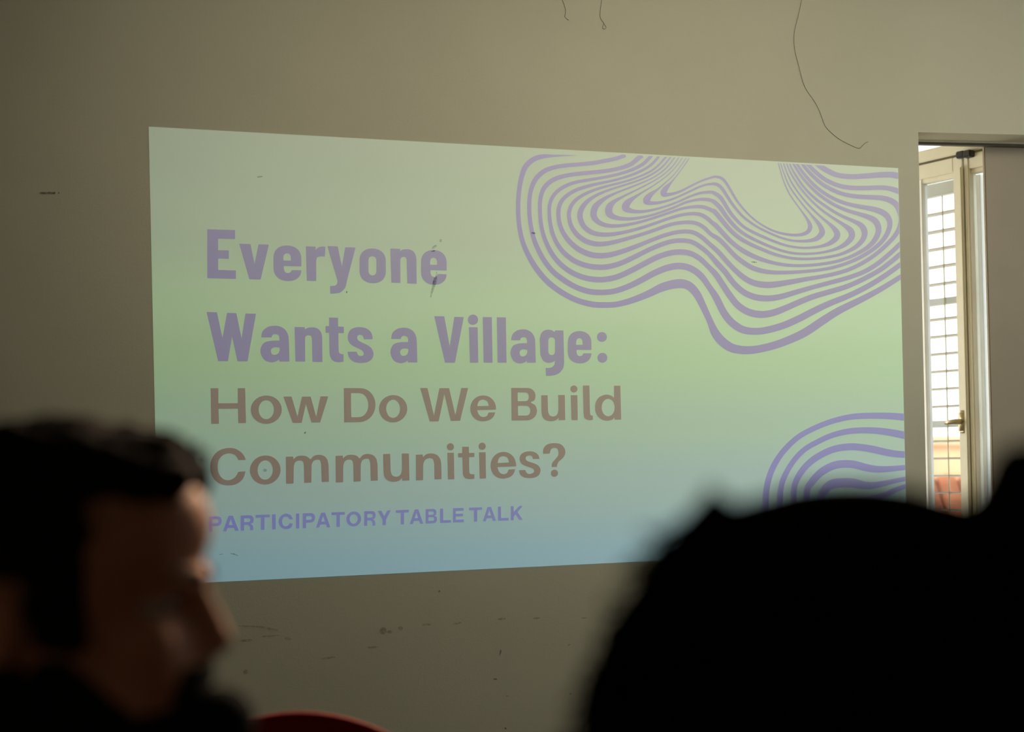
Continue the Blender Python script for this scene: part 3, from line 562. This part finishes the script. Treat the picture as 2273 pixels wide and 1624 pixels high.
def ribbons(name, m, lines_, ytop=None):
    bm = bmesh.new()
    for ln in lines_:
        s = spline(ln, 5); prev = None
        for i, (x, y, wd) in enumerate(s):
            a, b = s[max(i-1, 0)], s[min(i+1, len(s)-1)]
            t = Vector((b[0]-a[0], b[1]-a[1])).normalized(); n = Vector((-t.y, t.x))*wd*.5
            cur = (bm.verts.new(at(x+n.x, y+n.y, Y2)), bm.verts.new(at(x-n.x, y-n.y, Y2)))
            if prev: bm.faces.new((prev[0], prev[1], cur[1], cur[0]))
            prev = cur
    def cut(p, q, keep):
        p, q, keep = at(*p, Y2), at(*q, Y2), at(*keep, Y2); n = (q-p).cross(Vector((0, 1, 0)))
        if n.dot(keep-p) > 0: n = -n
        bmesh.ops.bisect_plane(bm, geom=bm.verts[:]+bm.edges[:]+bm.faces[:], plane_co=p, plane_no=n, clear_outer=True)
    ins = 3.4
    cut((TL[0], TL[1]+ins), (TR[0], TR[1]+ins), (1180, 800)); cut((TR[0]-.5, TR[1]), (BR[0]-.5, BR[1]), (1180, 800)); cut(BL, BR, (1180, 800))
    for f in bm.faces:
        f.normal_update()
        if f.normal.y > 0: f.normal_flip()
    me = bpy.data.meshes.new(name); bm.to_mesh(me); bm.free()
    return link(name, me, m, slide)
ribbons('wavy_line_pattern', M_wave, [[A(p) for p in a]+[B(p) for p in b] for a, b in WAVES]+[[B(p) for p in u] for u in UPPER])
ribbons('curved_line_pattern', M_wave2, [[C(p) for p in l] for l in LOWER])

# ------------------------------------------------------------------ marks and threads on the wall
def stroke(pts, m, Y=-.0042):
    bm = bmesh.new(); s = spline(pts, 4) if len(pts) > 2 else pts; prev = None
    for i, (x, y, wd) in enumerate(s):
        a, b = s[max(i-1, 0)], s[min(i+1, len(s)-1)]
        t = Vector((b[0]-a[0], b[1]-a[1])).normalized(); n = Vector((-t.y, t.x))*wd*.5
        cur = (bm.verts.new(at(x+n.x, y+n.y, Y)), bm.verts.new(at(x-n.x, y-n.y, Y)))
        if prev: bm.faces.new((prev[0], prev[1], cur[1], cur[0]))
        prev = cur
    o = obj('scuff_mark', bm, m, wall); return o
def smear(x, y, l, h, ang=0.0, m=None):
    c, s = math.cos(math.radians(ang)), -math.sin(math.radians(ang))
    pts = [(x+c*l*t, y+s*l*t, h*(1-(2*t)**2)**.5+.6) for t in (-.5, -.35, -.15, .1, .3, .42, .5)]
    stroke(pts, m or M_grime)
for a in [(546,1421,30,5,4),(639,1417,6,14,80),(850,1399.5,17,15,20),(865,1402,12,7,0),(889,1394,11,9,0),(947,1385.6,20,4,2),(1015,1383,20,4,12),(1114,1373,18,4.5,3),(1191,1371.5,16,4,8),
          (828,1436,26,4,5),(729,1459.5,34,4,6),(600,1411,40,3,4),(1297,1371,12,3,4),(545,1491,12,10,30),(588,1043,9,6,0),(964,548,13,5,40),(978.4,533.8,6,6,0),(577,392,4,12,100),(1126,1544,8,2,0)]: smear(*a)
for a in [(975.5,1311.7,5,4,0),(1099,1506.6,3,9,85),(1263,1431,3,6,120),(1266,1539.5,4,3,0),(1122,1616,5,3,-40),(677.4,960,5,3,40),(1184,517,4,9,80),(1673.8,581.6,3,12,85),(769.5,648,3,4,0),(130.5,428,3.5,3.5,0),(961.6,557,2.5,9,100)]: smear(*a, m=M_mark)
stroke([(529,1388.7,2),(550,1389,3),(580,1391,4),(605,1396,4),(617,1398.5,2)], M_grime)
stroke([(1112,1441.5,2),(1110.5,1448,4),(1108.5,1455,2)], M_mark)
stroke([(87,428.5,1.5),(94,428,4),(106,428,4.5),(121,428,4.5),(122.5,428,2.5)], M_mark)
stroke([(969.5,602.7,1.5),(968.5,613,3.5),(966.5,622,8),(963.5,632,6.5),(960,643,5),(957.5,652,3.5),(956,660,1.5)], M_grime)
stroke([(966.5,615,4),(964.8,624,7.5),(962.5,631,6)], M_grime, -.0048)
stroke([(487.5,1230.9,1),(491,1229.8,2),(494.6,1229,1)], M_mark)
stroke([(511,1228,.8),(517.6,1229,2),(524,1231,1.8),(528.7,1233.4,.8)], M_mark)
def thread(pts, r, label, wob=0.0):
    s = spline(pts, 6); bm = bmesh.new()
    tube(bm, [at(x, y, -.0012-r) for x, y in s], r, 6)
    return tag(obj('hanging_thread', bm, M_thread, None, True), label, 'thread', 'loose threads on the wall')
thread([(1238,-40),(1243,-15),(1248,0),(1254,16),(1255.5,26),(1253.5,36),(1256,40),(1262.5,45)], .0006, 'short dark thread with a bent tip at the top of the wall, leftmost of three')
thread([(1337,-40),(1335.8,-12),(1335,4),(1332.5,22),(1332,36),(1335,44),(1339.5,50),(1341.5,54),(1345,59),(1344.5,63),(1341,64.5),(1337.8,62),(1338.5,57),(1341.2,52)], .0006, 'dark thread ending in a tiny loop at the top of the wall')
thread([(1789,-40),(1779.5,0),(1772,35),(1764,68),(1762.5,90),(1765,115),(1772,142),(1779,170),(1783,184),(1791,201),(1806,222),(1817,242),(1825,262),(1832,280),(1846,295),(1862,308),(1880,318),(1899,327),(1908,329),(1914,324),(1920,318),(1927,314.5)], .00055, 'long curving dark thread hanging down the wall above the slide corner')

# ------------------------------------------------------------------ chairs
def chair(loc, rz, label):
    root = empty('plastic_chair', (0, 0, 0)); tag(root, label, 'chair', 'red plastic chairs')
    def shell(name, rows, th):                            # grid of points -> thick sheet
        bm = bmesh.new(); v = [[bm.verts.new(p) for p in r] for r in rows]
        for a, b in zip(v, v[1:]):
            for k in range(len(a)-1): bm.faces.new((a[k], a[k+1], b[k+1], b[k]))
        bmesh.ops.recalc_face_normals(bm, faces=bm.faces)
        bmesh.ops.solidify(bm, geom=bm.faces[:], thickness=th)
        return obj(name, bm, M_red, root, True)
    n = 16
    rows = []                                             # seat: a dished rounded square, front towards +y
    for j in range(n+1):
        y = -.21+.43*j/n; row = []
        hw = .225*(1-.10*(1-j/n)) * (1 if j < n-2 else 1-.05*(j-n+2))
        for i in range(n+1):
            s = -1+2*i/n; x = hw*s
            row.append((x, y, .445 - .018*(1-s*s)*math.sin(math.pi*min(1, j/n*1.1)) - .02*max(0, (j/n-.85)/.15)**2))
        rows.append(row)
    shell('seat', rows, .012)
    rows = []                                             # backrest: curved sheet with an arched top
    for j in range(n+1):
        t = j/n; row = []
        for i in range(n+1):
            s = -1+2*i/n
            hw = .195+.045*math.sin(math.pi*min(1, t*.8+.1))
            top = .893 - .085*abs(s)**2.0 - .09*max(0, abs(s)-.72)**1.5/.148*.8
            z = .455+(top-.455)*t
            y = -.215-.085*t - .0 + .045*s*s
            row.append((hw*s, y, z))
        rows.append(row)
    shell('backrest', rows, .010)
    for sx in (-1, 1):
        for sy in (-1, 1):
            bm = bmesh.new(); tube(bm, [(.17*sx, .14*sy, .43), (.185*sx, .155*sy, .40), (.22*sx, .20*sy, .0)], .011, 10)
            obj('leg', bm, M_steel, root, True)
    root.location = loc; root.rotation_euler = (0, 0, rz)
    return root
cx = cpt(655, 1583, 2.2)
# chair heading: +y local towards the wall
chair((cx.x+.03, cx.y+.26, 0), math.radians(-4), 'empty red plastic chair with arched backrest, standing beyond the bearded man')

# ------------------------------------------------------------------ people
def body_parts(hip, face_dir, shoulder_z, neck_top, shw=.19, hand_r=None, hand_l=None, parent=None, reach=.42):
    """adds a seated body (torso, arms, legs, hands with five fingers) to new bmeshes: skin, shirt, trousers, shoes"""
    f = Vector((math.sin(face_dir), math.cos(face_dir), 0)); r = Vector((f.y, -f.x, 0)); z = Vector((0, 0, 1))
    hip = Vector(hip); skin, shirt, trs = Soup(), Soup(), Soup(); shoes = [Soup(), Soup()]
    base = Vector((hip.x, hip.y, shoulder_z)) - f*.01
    R = Matrix((( r.x, f.x, 0), (r.y, f.y, 0), (0, 0, 1)))
    for bm, g in ((skin, 0), (shirt, .012)):
        for t, a, b_ in ((0, .165, .115), (.25, .155, .110), (.5, .160, .112), (.75, .172, .115), (.92, .150, .095)):
            ell(bm, hip.lerp(base, t), (a+g, b_+g, .11+g), R)
        ell(bm, base - z*.03, (shw-.01+g, .07+g, .05+g), R)
        for s in (-1, 1): limb(bm, base+r*s*.05+z*.02, base+r*s*(shw-.02)-z*.02, .045+g, .052+g)
    limb(skin, base - z*.02, neck_top, .058, .054)
    limb(shirt, base - z*.01, base.lerp(neck_top, .28), .074, .066)
    for s, tgt in ((1, hand_r), (-1, hand_l)):
        sh = base + r*s*shw - z*.03
        if tgt is None:
            el_ = sh - z*.27 + r*s*.05 + f*.05; wr = hip + f*.30 + r*s*.11 + z*.13
        else:
            wr = Vector(tgt[0]); el_ = (sh+wr)/2 - z*.20 + r*s*.08
        limb(skin, sh, el_, .045, .036); limb(skin, el_, wr, .036, .026)
        limb(shirt, sh, el_, .060, .050); limb(shirt, el_, el_.lerp(wr, .85), .049, .038)
        # hand: palm, four fingers of unequal length, thumb from the side of the palm
        hd = ((wr-el_).normalized() if tgt is None else Vector(tgt[1]).normalized())
        if tgt is None: hd = (f*.85 - z*.2).normalized()
        up = (z - hd*z.dot(hd)).normalized(); sd = hd.cross(up)
        if tgt is None:
            for k in range(4):
                o_ = wr + sd*(.03-.02*k); L = (.068, .078, .072, .056)[k]
                limb(skin, o_, o_+hd*.085, .013, .012)
                kn = o_+hd*.085; m1 = kn+hd*L*.45+up*.006; m2 = m1+(hd*.8-up*.6).normalized()*L*.3; m3 = m2+(hd*.4-up*.9).normalized()*L*.25
                limb(skin, kn, m1, .0095, .009); limb(skin, m1, m2, .009, .0085); limb(skin, m2, m3, .0085, .008)
            b0 = wr + hd*.025 + sd*.03*s*(-1); t1 = b0 + (hd*.6 - sd*s*.8).normalized()*.045; limb(skin, b0, t1, .013, .010); limb(skin, t1, t1+hd*.03, .010, .009)
        else:                                             # fingers wrapped round a vertical handle
            ax = Vector(tgt[2]); 
            for k in range(4):
                zc = ax + z*(.03-.021*k); pts = []
                fr = (wr-ax); fr.z = 0; fr.normalize(); a0 = math.atan2(fr.y, fr.x)
                limb(skin, wr + z*(.02-.013*k), zc + fr*.04, .014, .012)
                for q in range(6):
                    an = a0 - s*(.3 + q*(.62, .66, .62, .54)[k]*.75)
                    pts.append(zc + Vector((math.cos(an), math.sin(an), 0))*.027)
                for p, q in zip([zc+fr*.035]+pts, pts): limb(skin, p, q, .0098, .0088)
            fr = (wr-ax); fr.z = 0; fr.normalize(); a0 = math.atan2(fr.y, fr.x); pr = wr + z*.03
            for q in range(5):
                an = a0 + s*(.35+q*.42); p = ax + z*(.052) + Vector((math.cos(an), math.sin(an), 0))*.029
                limb(skin, pr, p, .012, .010); pr = p
    for s, sb in zip((1, -1), shoes):
        h = hip + r*s*.09 - z*.0; kn = hip + f*reach + r*s*.12 + z*.0; an = kn + f*.03 - z*(kn.z-.085)
        limb(skin, h, kn, .078, .056); limb(skin, kn, an, .052, .036); limb(skin, an, an + f*.13 - z*.045, .036, .026)
        limb(trs, h, kn, .088, .066); limb(trs, kn, an + z*.03, .062, .048)
        c = an + f*.075 - z*.043
        ell(sb, c, (.046, .135, .04), R); ell(sb, an - z*.02, (.045, .055, .055), R)
        ell(sb, (c.x, c.y, .016), (.040, .125, .014), R)
    ell(trs, hip, (.178, .13, .095), R)
    return skin, shirt, trs, shoes, f, r

# ---- bearded man in profile
D1 = .97; K1 = FPX/D1
HEAD = cpt(100, 1400, D1)
hy = -YAW + math.radians(2)                              # facing the right of the picture, a touch towards the lens
HM = Matrix.Translation(HEAD) @ Matrix.Rotation(hy, 4, 'Z')     # local x forward, y left, z up
man = empty('person', (HEAD.x-.02, HEAD.y, .0)); tag(man, 'seated man with dark curly hair and a beard, head turned right in profile', 'person')
bm = Soup()
def e1(c, r, M=None, sub=3): ell(bm, c, r, M, sub)
e1((.006, 0, .045), (.086, .076, .080)); e1((.0, 0, .03), (.085, .073, .085))
e1((.052, 0, .066), (.058, .062, .052)); e1((.062, 0, .070), (.050, .056, .044))          # forehead
e1((.092, 0, .036), (.019, .05, .010)); e1((.065, 0, -.02), (.045, .058, .05))            # brow, midface
for s in (-1, 1):
    e1((.070, s*.042, -.004), (.028, .020, .022)); e1((.030, s*.052, -.045), (.050, .013, .032))    # cheek, jaw
    e1((.1065, s*.0115, -.0125), (.011, .0075, .0075))                                      # nostril wing
e1((.07, 0, -.055), (.040, .046, .030)); e1((.089, 0, -.077), (.018, .024, .015))        # muzzle, chin
for i in range(9):
    t = i/8; e1((.100+.0175*t, 0, .030-.036*t), (.0085+.0025*t, .0075+.004*t, .010), sub=2)  # nose ridge
e1((.1175, 0, -.0095), (.0085, .0095, .0080)); e1((.108, 0, -.017), (.008, .010, .006))
e1((.099, 0, -.030), (.012, .025, .012))
for s in (-1, 1):                                       # ears
    e1((-.008, s*.078, .012), (.017, .007, .027), Matrix.Rotation(s*.25, 3, 'Z')); e1((-.004, s*.076, -.016), (.010, .006, .013))
bm.transform(HM)
fd = YAW + math.radians(32)
hipz = .56
hip1 = (HEAD.x-.055, HEAD.y+.02, hipz)
mic_c = cpt(484, 1603, D1-.015)
axis = Vector((mic_c.x+.004, mic_c.y, mic_c.z-.135))
wr = axis + Vector((.05, -.055, -.02))
skin, shirt, trs, shoes, f1, r1 = body_parts(hip1, fd, HEAD.z-.215, HEAD + Vector((.005, 0, -.05)), hand_r=(wr, (0, 0, 1), axis), parent=man)
skin.join(bm)
me = fuse(skin, .0042, 3)
body = link('body', me, M_skin, man, True)
bvh = BVHTree.FromPolygons([v.co for v in me.vertices], [p.vertices for p in me.polygons])
def cast(local_from, local_to=(0.02, 0, .02)):
    a, b_ = HM @ Vector(local_from), HM @ Vector(local_to)
    hit = bvh.ray_cast(a, (b_-a).normalized(), .4)
    return hit[0]
me = fuse(shirt, .010, 4); link('shirt', me, M_shirt, man, True)
me = fuse(trs, .012, 4); link('trousers', me, M_trous, man, True)
for sb in shoes: link('shoe', fuse(sb, .007, 2), M_shoe, man, True)
# eyes with iris and lid
for s in (-1, 1):
    ec = Vector((.0790, s*.031, .020)); bm = bmesh.new(); ell(bm, HM @ ec, .0135); ey = obj('eye', bm, M_eye, man, True)
    bm = bmesh.new(); ell(bm, HM @ (ec+Vector((.0115, s*.002, 0))), (.0035, .0062, .0062), HM.to_3x3(), 2); obj('iris', bm, M_iris, ey, True)
    bm = bmesh.new(); ell(bm, HM @ (ec+Vector((-.0005, 0, .0062))), (.0148, .0150, .0098), HM.to_3x3()); obj('eyelid', bm, M_skin, man, True)
    bm = bmesh.new()
    tube(bm, [HM @ Vector(p) for p in ((.1085, s*.012, .035), (.1055, s*.024, .0395), (.099, s*.036, .0405), (.088, s*.046, .036))], [.0035, .0045, .0042, .002], 8); obj('eyebrow', bm, M_hair, man, True)
bm = bmesh.new()
ell(bm, HM @ Vector((.1025, 0, -.0475)), (.0085, .020, .0048), HM.to_3x3()); ell(bm, HM @ Vector((.1005, 0, -.0565)), (.0095, .019, .0058), HM.to_3x3())
obj('lips', bm, M_lip, man, True)
# curly hair
rnd = random.Random(3)
def hairline(x, y, z): return z > -.035 and (z > .092 or x < .036+max(0, z-.03)*.06)
bm = Soup(); cnt = 0
for i in range(6000):
    th = rnd.uniform(0, 2*math.pi); zz = rnd.uniform(-.4, 1.0); rr = math.sqrt(max(0, 1-zz*zz))
    d = Vector((rr*math.cos(th), rr*math.sin(th), zz)); src = Vector((.01, 0, .03)) + d*.25
    h = cast(src, (.01, 0, .03))
    if h is None: continue
    l = HM.inverted() @ h
    if not hairline(l.x, l.y, l.z) : continue
    if abs(l.y) > .055 and l.z < .045 and -.03 < l.x < .014: continue      # leave the ears free
    if l.x > .092: continue
    top = max(0, (l.z-.05)/.08); rad = rnd.uniform(.007, .011) + .004*min(1, top)
    lift = rnd.uniform(-.002, .006) + .010*min(1, top)
    ell(bm, h + (HM.to_3x3() @ d)*lift, rad, sub=2); cnt += 1
    if cnt > 1150: break
K = lambda px, py, y: HM @ Vector(((px-100)/K1, y, (1400-py)/K1))
for px_, py_, r_ in ((50,955,.014),(110,965,.011),(20,975,.014),(160,985,.011),(215,1000,.010),(275,985,.0105),(262,1008,.012),(300,1015,.009),(335,1045,.009),(365,1068,.0075),(320,1075,.011),(240,1040,.013),(180,1030,.014)):
    for y in (-.045, -.02, .01, .035):
        ell(bm, K(px_+rnd.uniform(-8, 8), py_+rnd.uniform(-6, 10)+abs(y)*350, y), r_*rnd.uniform(.85, 1.1), sub=2)
link('hair', fuse(bm, .0042, 1), M_hair, man, True)
bm = bmesh.new()                                         # loose forelock curls
for k in range(16):
    a = HM @ Vector((rnd.uniform(.070, .096), rnd.uniform(-.04, .04), rnd.uniform(.095, .108)))
    ph = rnd.uniform(0, 6.3); R_ = rnd.uniform(.007, .012); pts = []
    for q in range(14):
        t = q/13; pts.append(a + HM.to_3x3() @ Vector((.004*t+R_*math.sin(ph+t*6.5), .004*math.sin(ph), .018*t+R_*math.cos(ph+t*6.5))))
    tube(bm, pts, .0013, 5)
obj('forelock', bm, M_hair, man, True)
bm = Soup()                                              # beard and moustache following the jaw
for i in range(9000):
    x, z = rnd.uniform(.0, .115), rnd.uniform(-.125, .0); y = rnd.uniform(-.09, .09)
    d = Vector((x-.04, y, (z+.02)*.6)); 
    if d.length < .01: continue
    h = cast(Vector((.04, 0, z)) + Vector((x-.04, y, 0)).normalized()*.16, (.04, 0, z))
    if h is None: continue
    l = HM.inverted() @ h
    jaw = l.z < -.016-.036*max(0, min(1, (l.x-.03)/.045)); mus = l.x > .088 and -.042 < l.z < -.0235 and abs(l.y) < .034
    if not (jaw or mus) or l.z < -.098: continue
    if l.x > .085 and abs(l.y) < .022 and -.064 < l.z < -.044: continue
    ell(bm, h, rnd.uniform(.0042, .0065), sub=1)
link('beard', fuse(bm, .0032, 1), M_hair, man, True)
chair((hip1[0], hip1[1], hipz-.10-.445), -fd, 'red plastic chair under the bearded man')
# ---- microphone in his hand
mic = empty('microphone', axis - Vector((0, 0, .06))); tag(mic, 'black round-topped microphone just in front of the bearded man\'s chin', 'microphone')
bm = Soup(); ell(bm, mic_c, (.0255, .0255, .0245), sub=4); ell(bm, mic_c-Vector((0, 0, .008)), (.0225, .0225, .02), sub=4); link('foam_head', fuse(bm, .002, 2), M_foam, mic, True)
bm = bmesh.new(); tube(bm, [mic_c-Vector((0, 0, .022)), mic_c-Vector((0, 0, .030)), mic_c-Vector((0, 0, .034)), mic_c-Vector((0, 0, .20))], [.021, .021, .016, .012], 16); obj('handle', bm, M_mic, mic, True)

# ---- person with dark hair seen from behind
D2 = .62; K2 = FPX/D2
HC = cpt(1905, 1790, D2)
per = empty('person', (HC.x, HC.y, 0)); tag(per, 'seated person with voluminous dark hair, seen from behind at lower right', 'person')
f2a = YAW + math.radians(3)
HM2 = Matrix.Translation(HC) @ Matrix.Rotation(math.pi/2-f2a, 4, 'Z')
bm = Soup()
ell(bm, (.015, 0, .035), (.095, .075, .080)); ell(bm, (.055, 0, -.02), (.048, .058, .055)); ell(bm, (.082, 0, -.078), (.020, .024, .017)); ell(bm, (.06, 0, -.055), (.042, .045, .032))
ell(bm, (.108, 0, -.004), (.012, .012, .016)); ell(bm, (.100, 0, .018), (.008, .009, .02)); ell(bm, (.09, 0, .036), (.018, .048, .010)); ell(bm, (.098, 0, -.045), (.010, .022, .009))
for s in (-1, 1): ell(bm, (-.006, s*.077, .006), (.016, .007, .028)); ell(bm, (.072, s*.04, -.006), (.026, .02, .022))
bm.transform(HM2)
hip2 = HC + Vector((math.sin(f2a)*-.02, -.01, 0)); hip2.z = .53
skin, shirt, trs, shoes, f2, r2 = body_parts(hip2, f2a, HC.z-.21, HC + Vector((0, 0, -.05)), shw=.175, parent=per, reach=.40)
skin.join(bm)
link('body', fuse(skin, .0048, 3), M_skin, per, True); link('shirt', fuse(shirt, .010, 4), M_shirt, per, True); link('trousers', fuse(trs, .012, 4), M_trous, per, True)
for sb in shoes: link('shoe', fuse(sb, .007, 2), M_shoe, per, True)
for s in (-1, 1):
    bm = bmesh.new(); ell(bm, HM2 @ Vector((.083, s*.031, .018)), .0135); ey = obj('eye', bm, M_eye, per, True)
    bm = bmesh.new(); ell(bm, HM2 @ Vector((.0945, s*.032, .018)), (.0035, .006, .006), HM2.to_3x3(), 2); obj('iris', bm, M_iris, ey, True)
    bm = bmesh.new(); tube(bm, [HM2 @ Vector(p) for p in ((.106, s*.010, .036), (.104, s*.024, .042), (.093, s*.040, .040))], [.003, .004, .002], 8); obj('eyebrow', bm, M_black, per, True)
bm = bmesh.new(); ell(bm, HM2 @ Vector((.105, 0, -.045)), (.007, .02, .007), HM2.to_3x3()); obj('lips', bm, M_lip, per, True)
# the hair mass: left silhouette read row by row (photo x at photo y), mirrored about the parting
rows = [(1112,1720),(1130,1640),(1155,1580),(1185,1553),(1227,1525),(1276,1491),(1350,1436),(1425,1387),(1523,1347),(1622,1313),(1720,1290),(1830,1278),(1950,1292),(2080,1330),(2200,1390)]
bm = Soup(); rnd = random.Random(11); cxp = 1905
Rm = HM2.to_3x3()
for (ya, xa), (yb, xb) in zip(rows, rows[1:]):
    for k in range(4):
        t = k/4; y = ya+(yb-ya)*t; hw = max(.01, (cxp-(xa+(xb-xa)*t))/K2)
        dz = (1790-y)/K2; back = min(.105, hw*1.05)
        # rounded slab; cut away in front of the face below the brow
        if dz > .03: ell(bm, HM2 @ Vector((.0, 0, dz)), (back, hw, .0085), Rm)
        else: ell(bm, HM2 @ Vector((-.045, 0, dz)), (back*.72, hw, .0125), Rm)
# locks running down both sides and the back
for i in range(120):
    s = rnd.choice((-1, 1)); a = rnd.uniform(-1.9, 1.9); pts = []; ph = rnd.uniform(0, 6)
    for (y, xx) in rows[2:]:
        hw = (cxp-xx)/K2; dz = (1790-y)/K2; back = min(.105, hw*1.05)*(1 if dz > .03 else .9)
        pts.append(HM2 @ Vector((-math.cos(a)*back*1.0 - (.02 if dz < .03 else 0), math.sin(a)*hw*.985 + .004*math.sin(ph+dz*70), dz)))
    for p, q in zip(pts, pts[1:]): limb(bm, p, q, .0095, .0095, 1)
# crown and the two tufts that stick up beside it
for (x, y, r) in ((1740,1155,.009),(1800,1155,.010),(1880,1157,.010),(1960,1160,.010),(2050,1160,.010),(2130,1155,.010)):
    for dx in (-.03, 0, .03): ell(bm, HM2 @ Vector((dx, (cxp-x)/K2, (1790-y)/K2)), r, sub=2)
def lock(bm, pts, r0, r1):
    for i, (p, q) in enumerate(zip(pts, pts[1:])):
        a, b_ = r0+(r1-r0)*i/(len(pts)-1), r0+(r1-r0)*(i+1)/(len(pts)-1); limb(bm, p, q, a, b_, 2)
for k in range(5):
    j = rnd.uniform(-10, 10); yy = rnd.uniform(-.03, .03)
    Q = lambda x, y: HM2 @ Vector((yy, (cxp-x)/K2, (1790-y)/K2))
    lock(bm, [Q(1610+j,1215), Q(1590+j,1150), Q(1578+j*1.3,1110), Q(1578+j*1.5,1075)], .007, .002)
    lock(bm, [Q(2215+j,1215), Q(2245+j,1130), Q(2265+j*1.4,1060), Q(2280+j*1.5,1010)], .014, .007)
link('hair', fuse(bm, .0045, 1), M_black, per, True)
bm = bmesh.new()                                         # flyaway strands round the mass
for i in range(420):
    (ya, xa), (yb, xb) = rnd.choice(list(zip(rows[2:11], rows[3:12]))); t = rnd.random(); y = ya+(yb-ya)*t; hw = (cxp-(xa+(xb-xa)*t))/K2; dz = (1790-y)/K2
    sg = -1 if rnd.random() < .35 else 1; a = rnd.uniform(.6, 2.0)*sg; back = min(.105, hw*1.05)
    dirn = Vector((-math.cos(a), math.sin(a), rnd.uniform(-.5, .6))).normalized()
    p = Vector((-math.cos(a)*back*.95, math.sin(a)*hw*.97, dz)); L = rnd.uniform(.008, .026); ph = rnd.uniform(0, 6.3); R_ = rnd.uniform(.002, .005); pts = []
    for q in range(9):
        u = q/8; pts.append(HM2 @ (p + dirn*L*u + Vector((R_*math.sin(ph+u*5), R_*math.cos(ph*1.7+u*4), -.012*u*u + R_*math.cos(ph+u*5)))))
    tube(bm, pts, .0011, 4)
tag(obj('flyaway_hair', bm, M_black, per, True), kind='stuff')
chair((hip2.x, hip2.y, hip2.z-.10-.445), -f2a, 'red plastic chair under the person with voluminous hair')
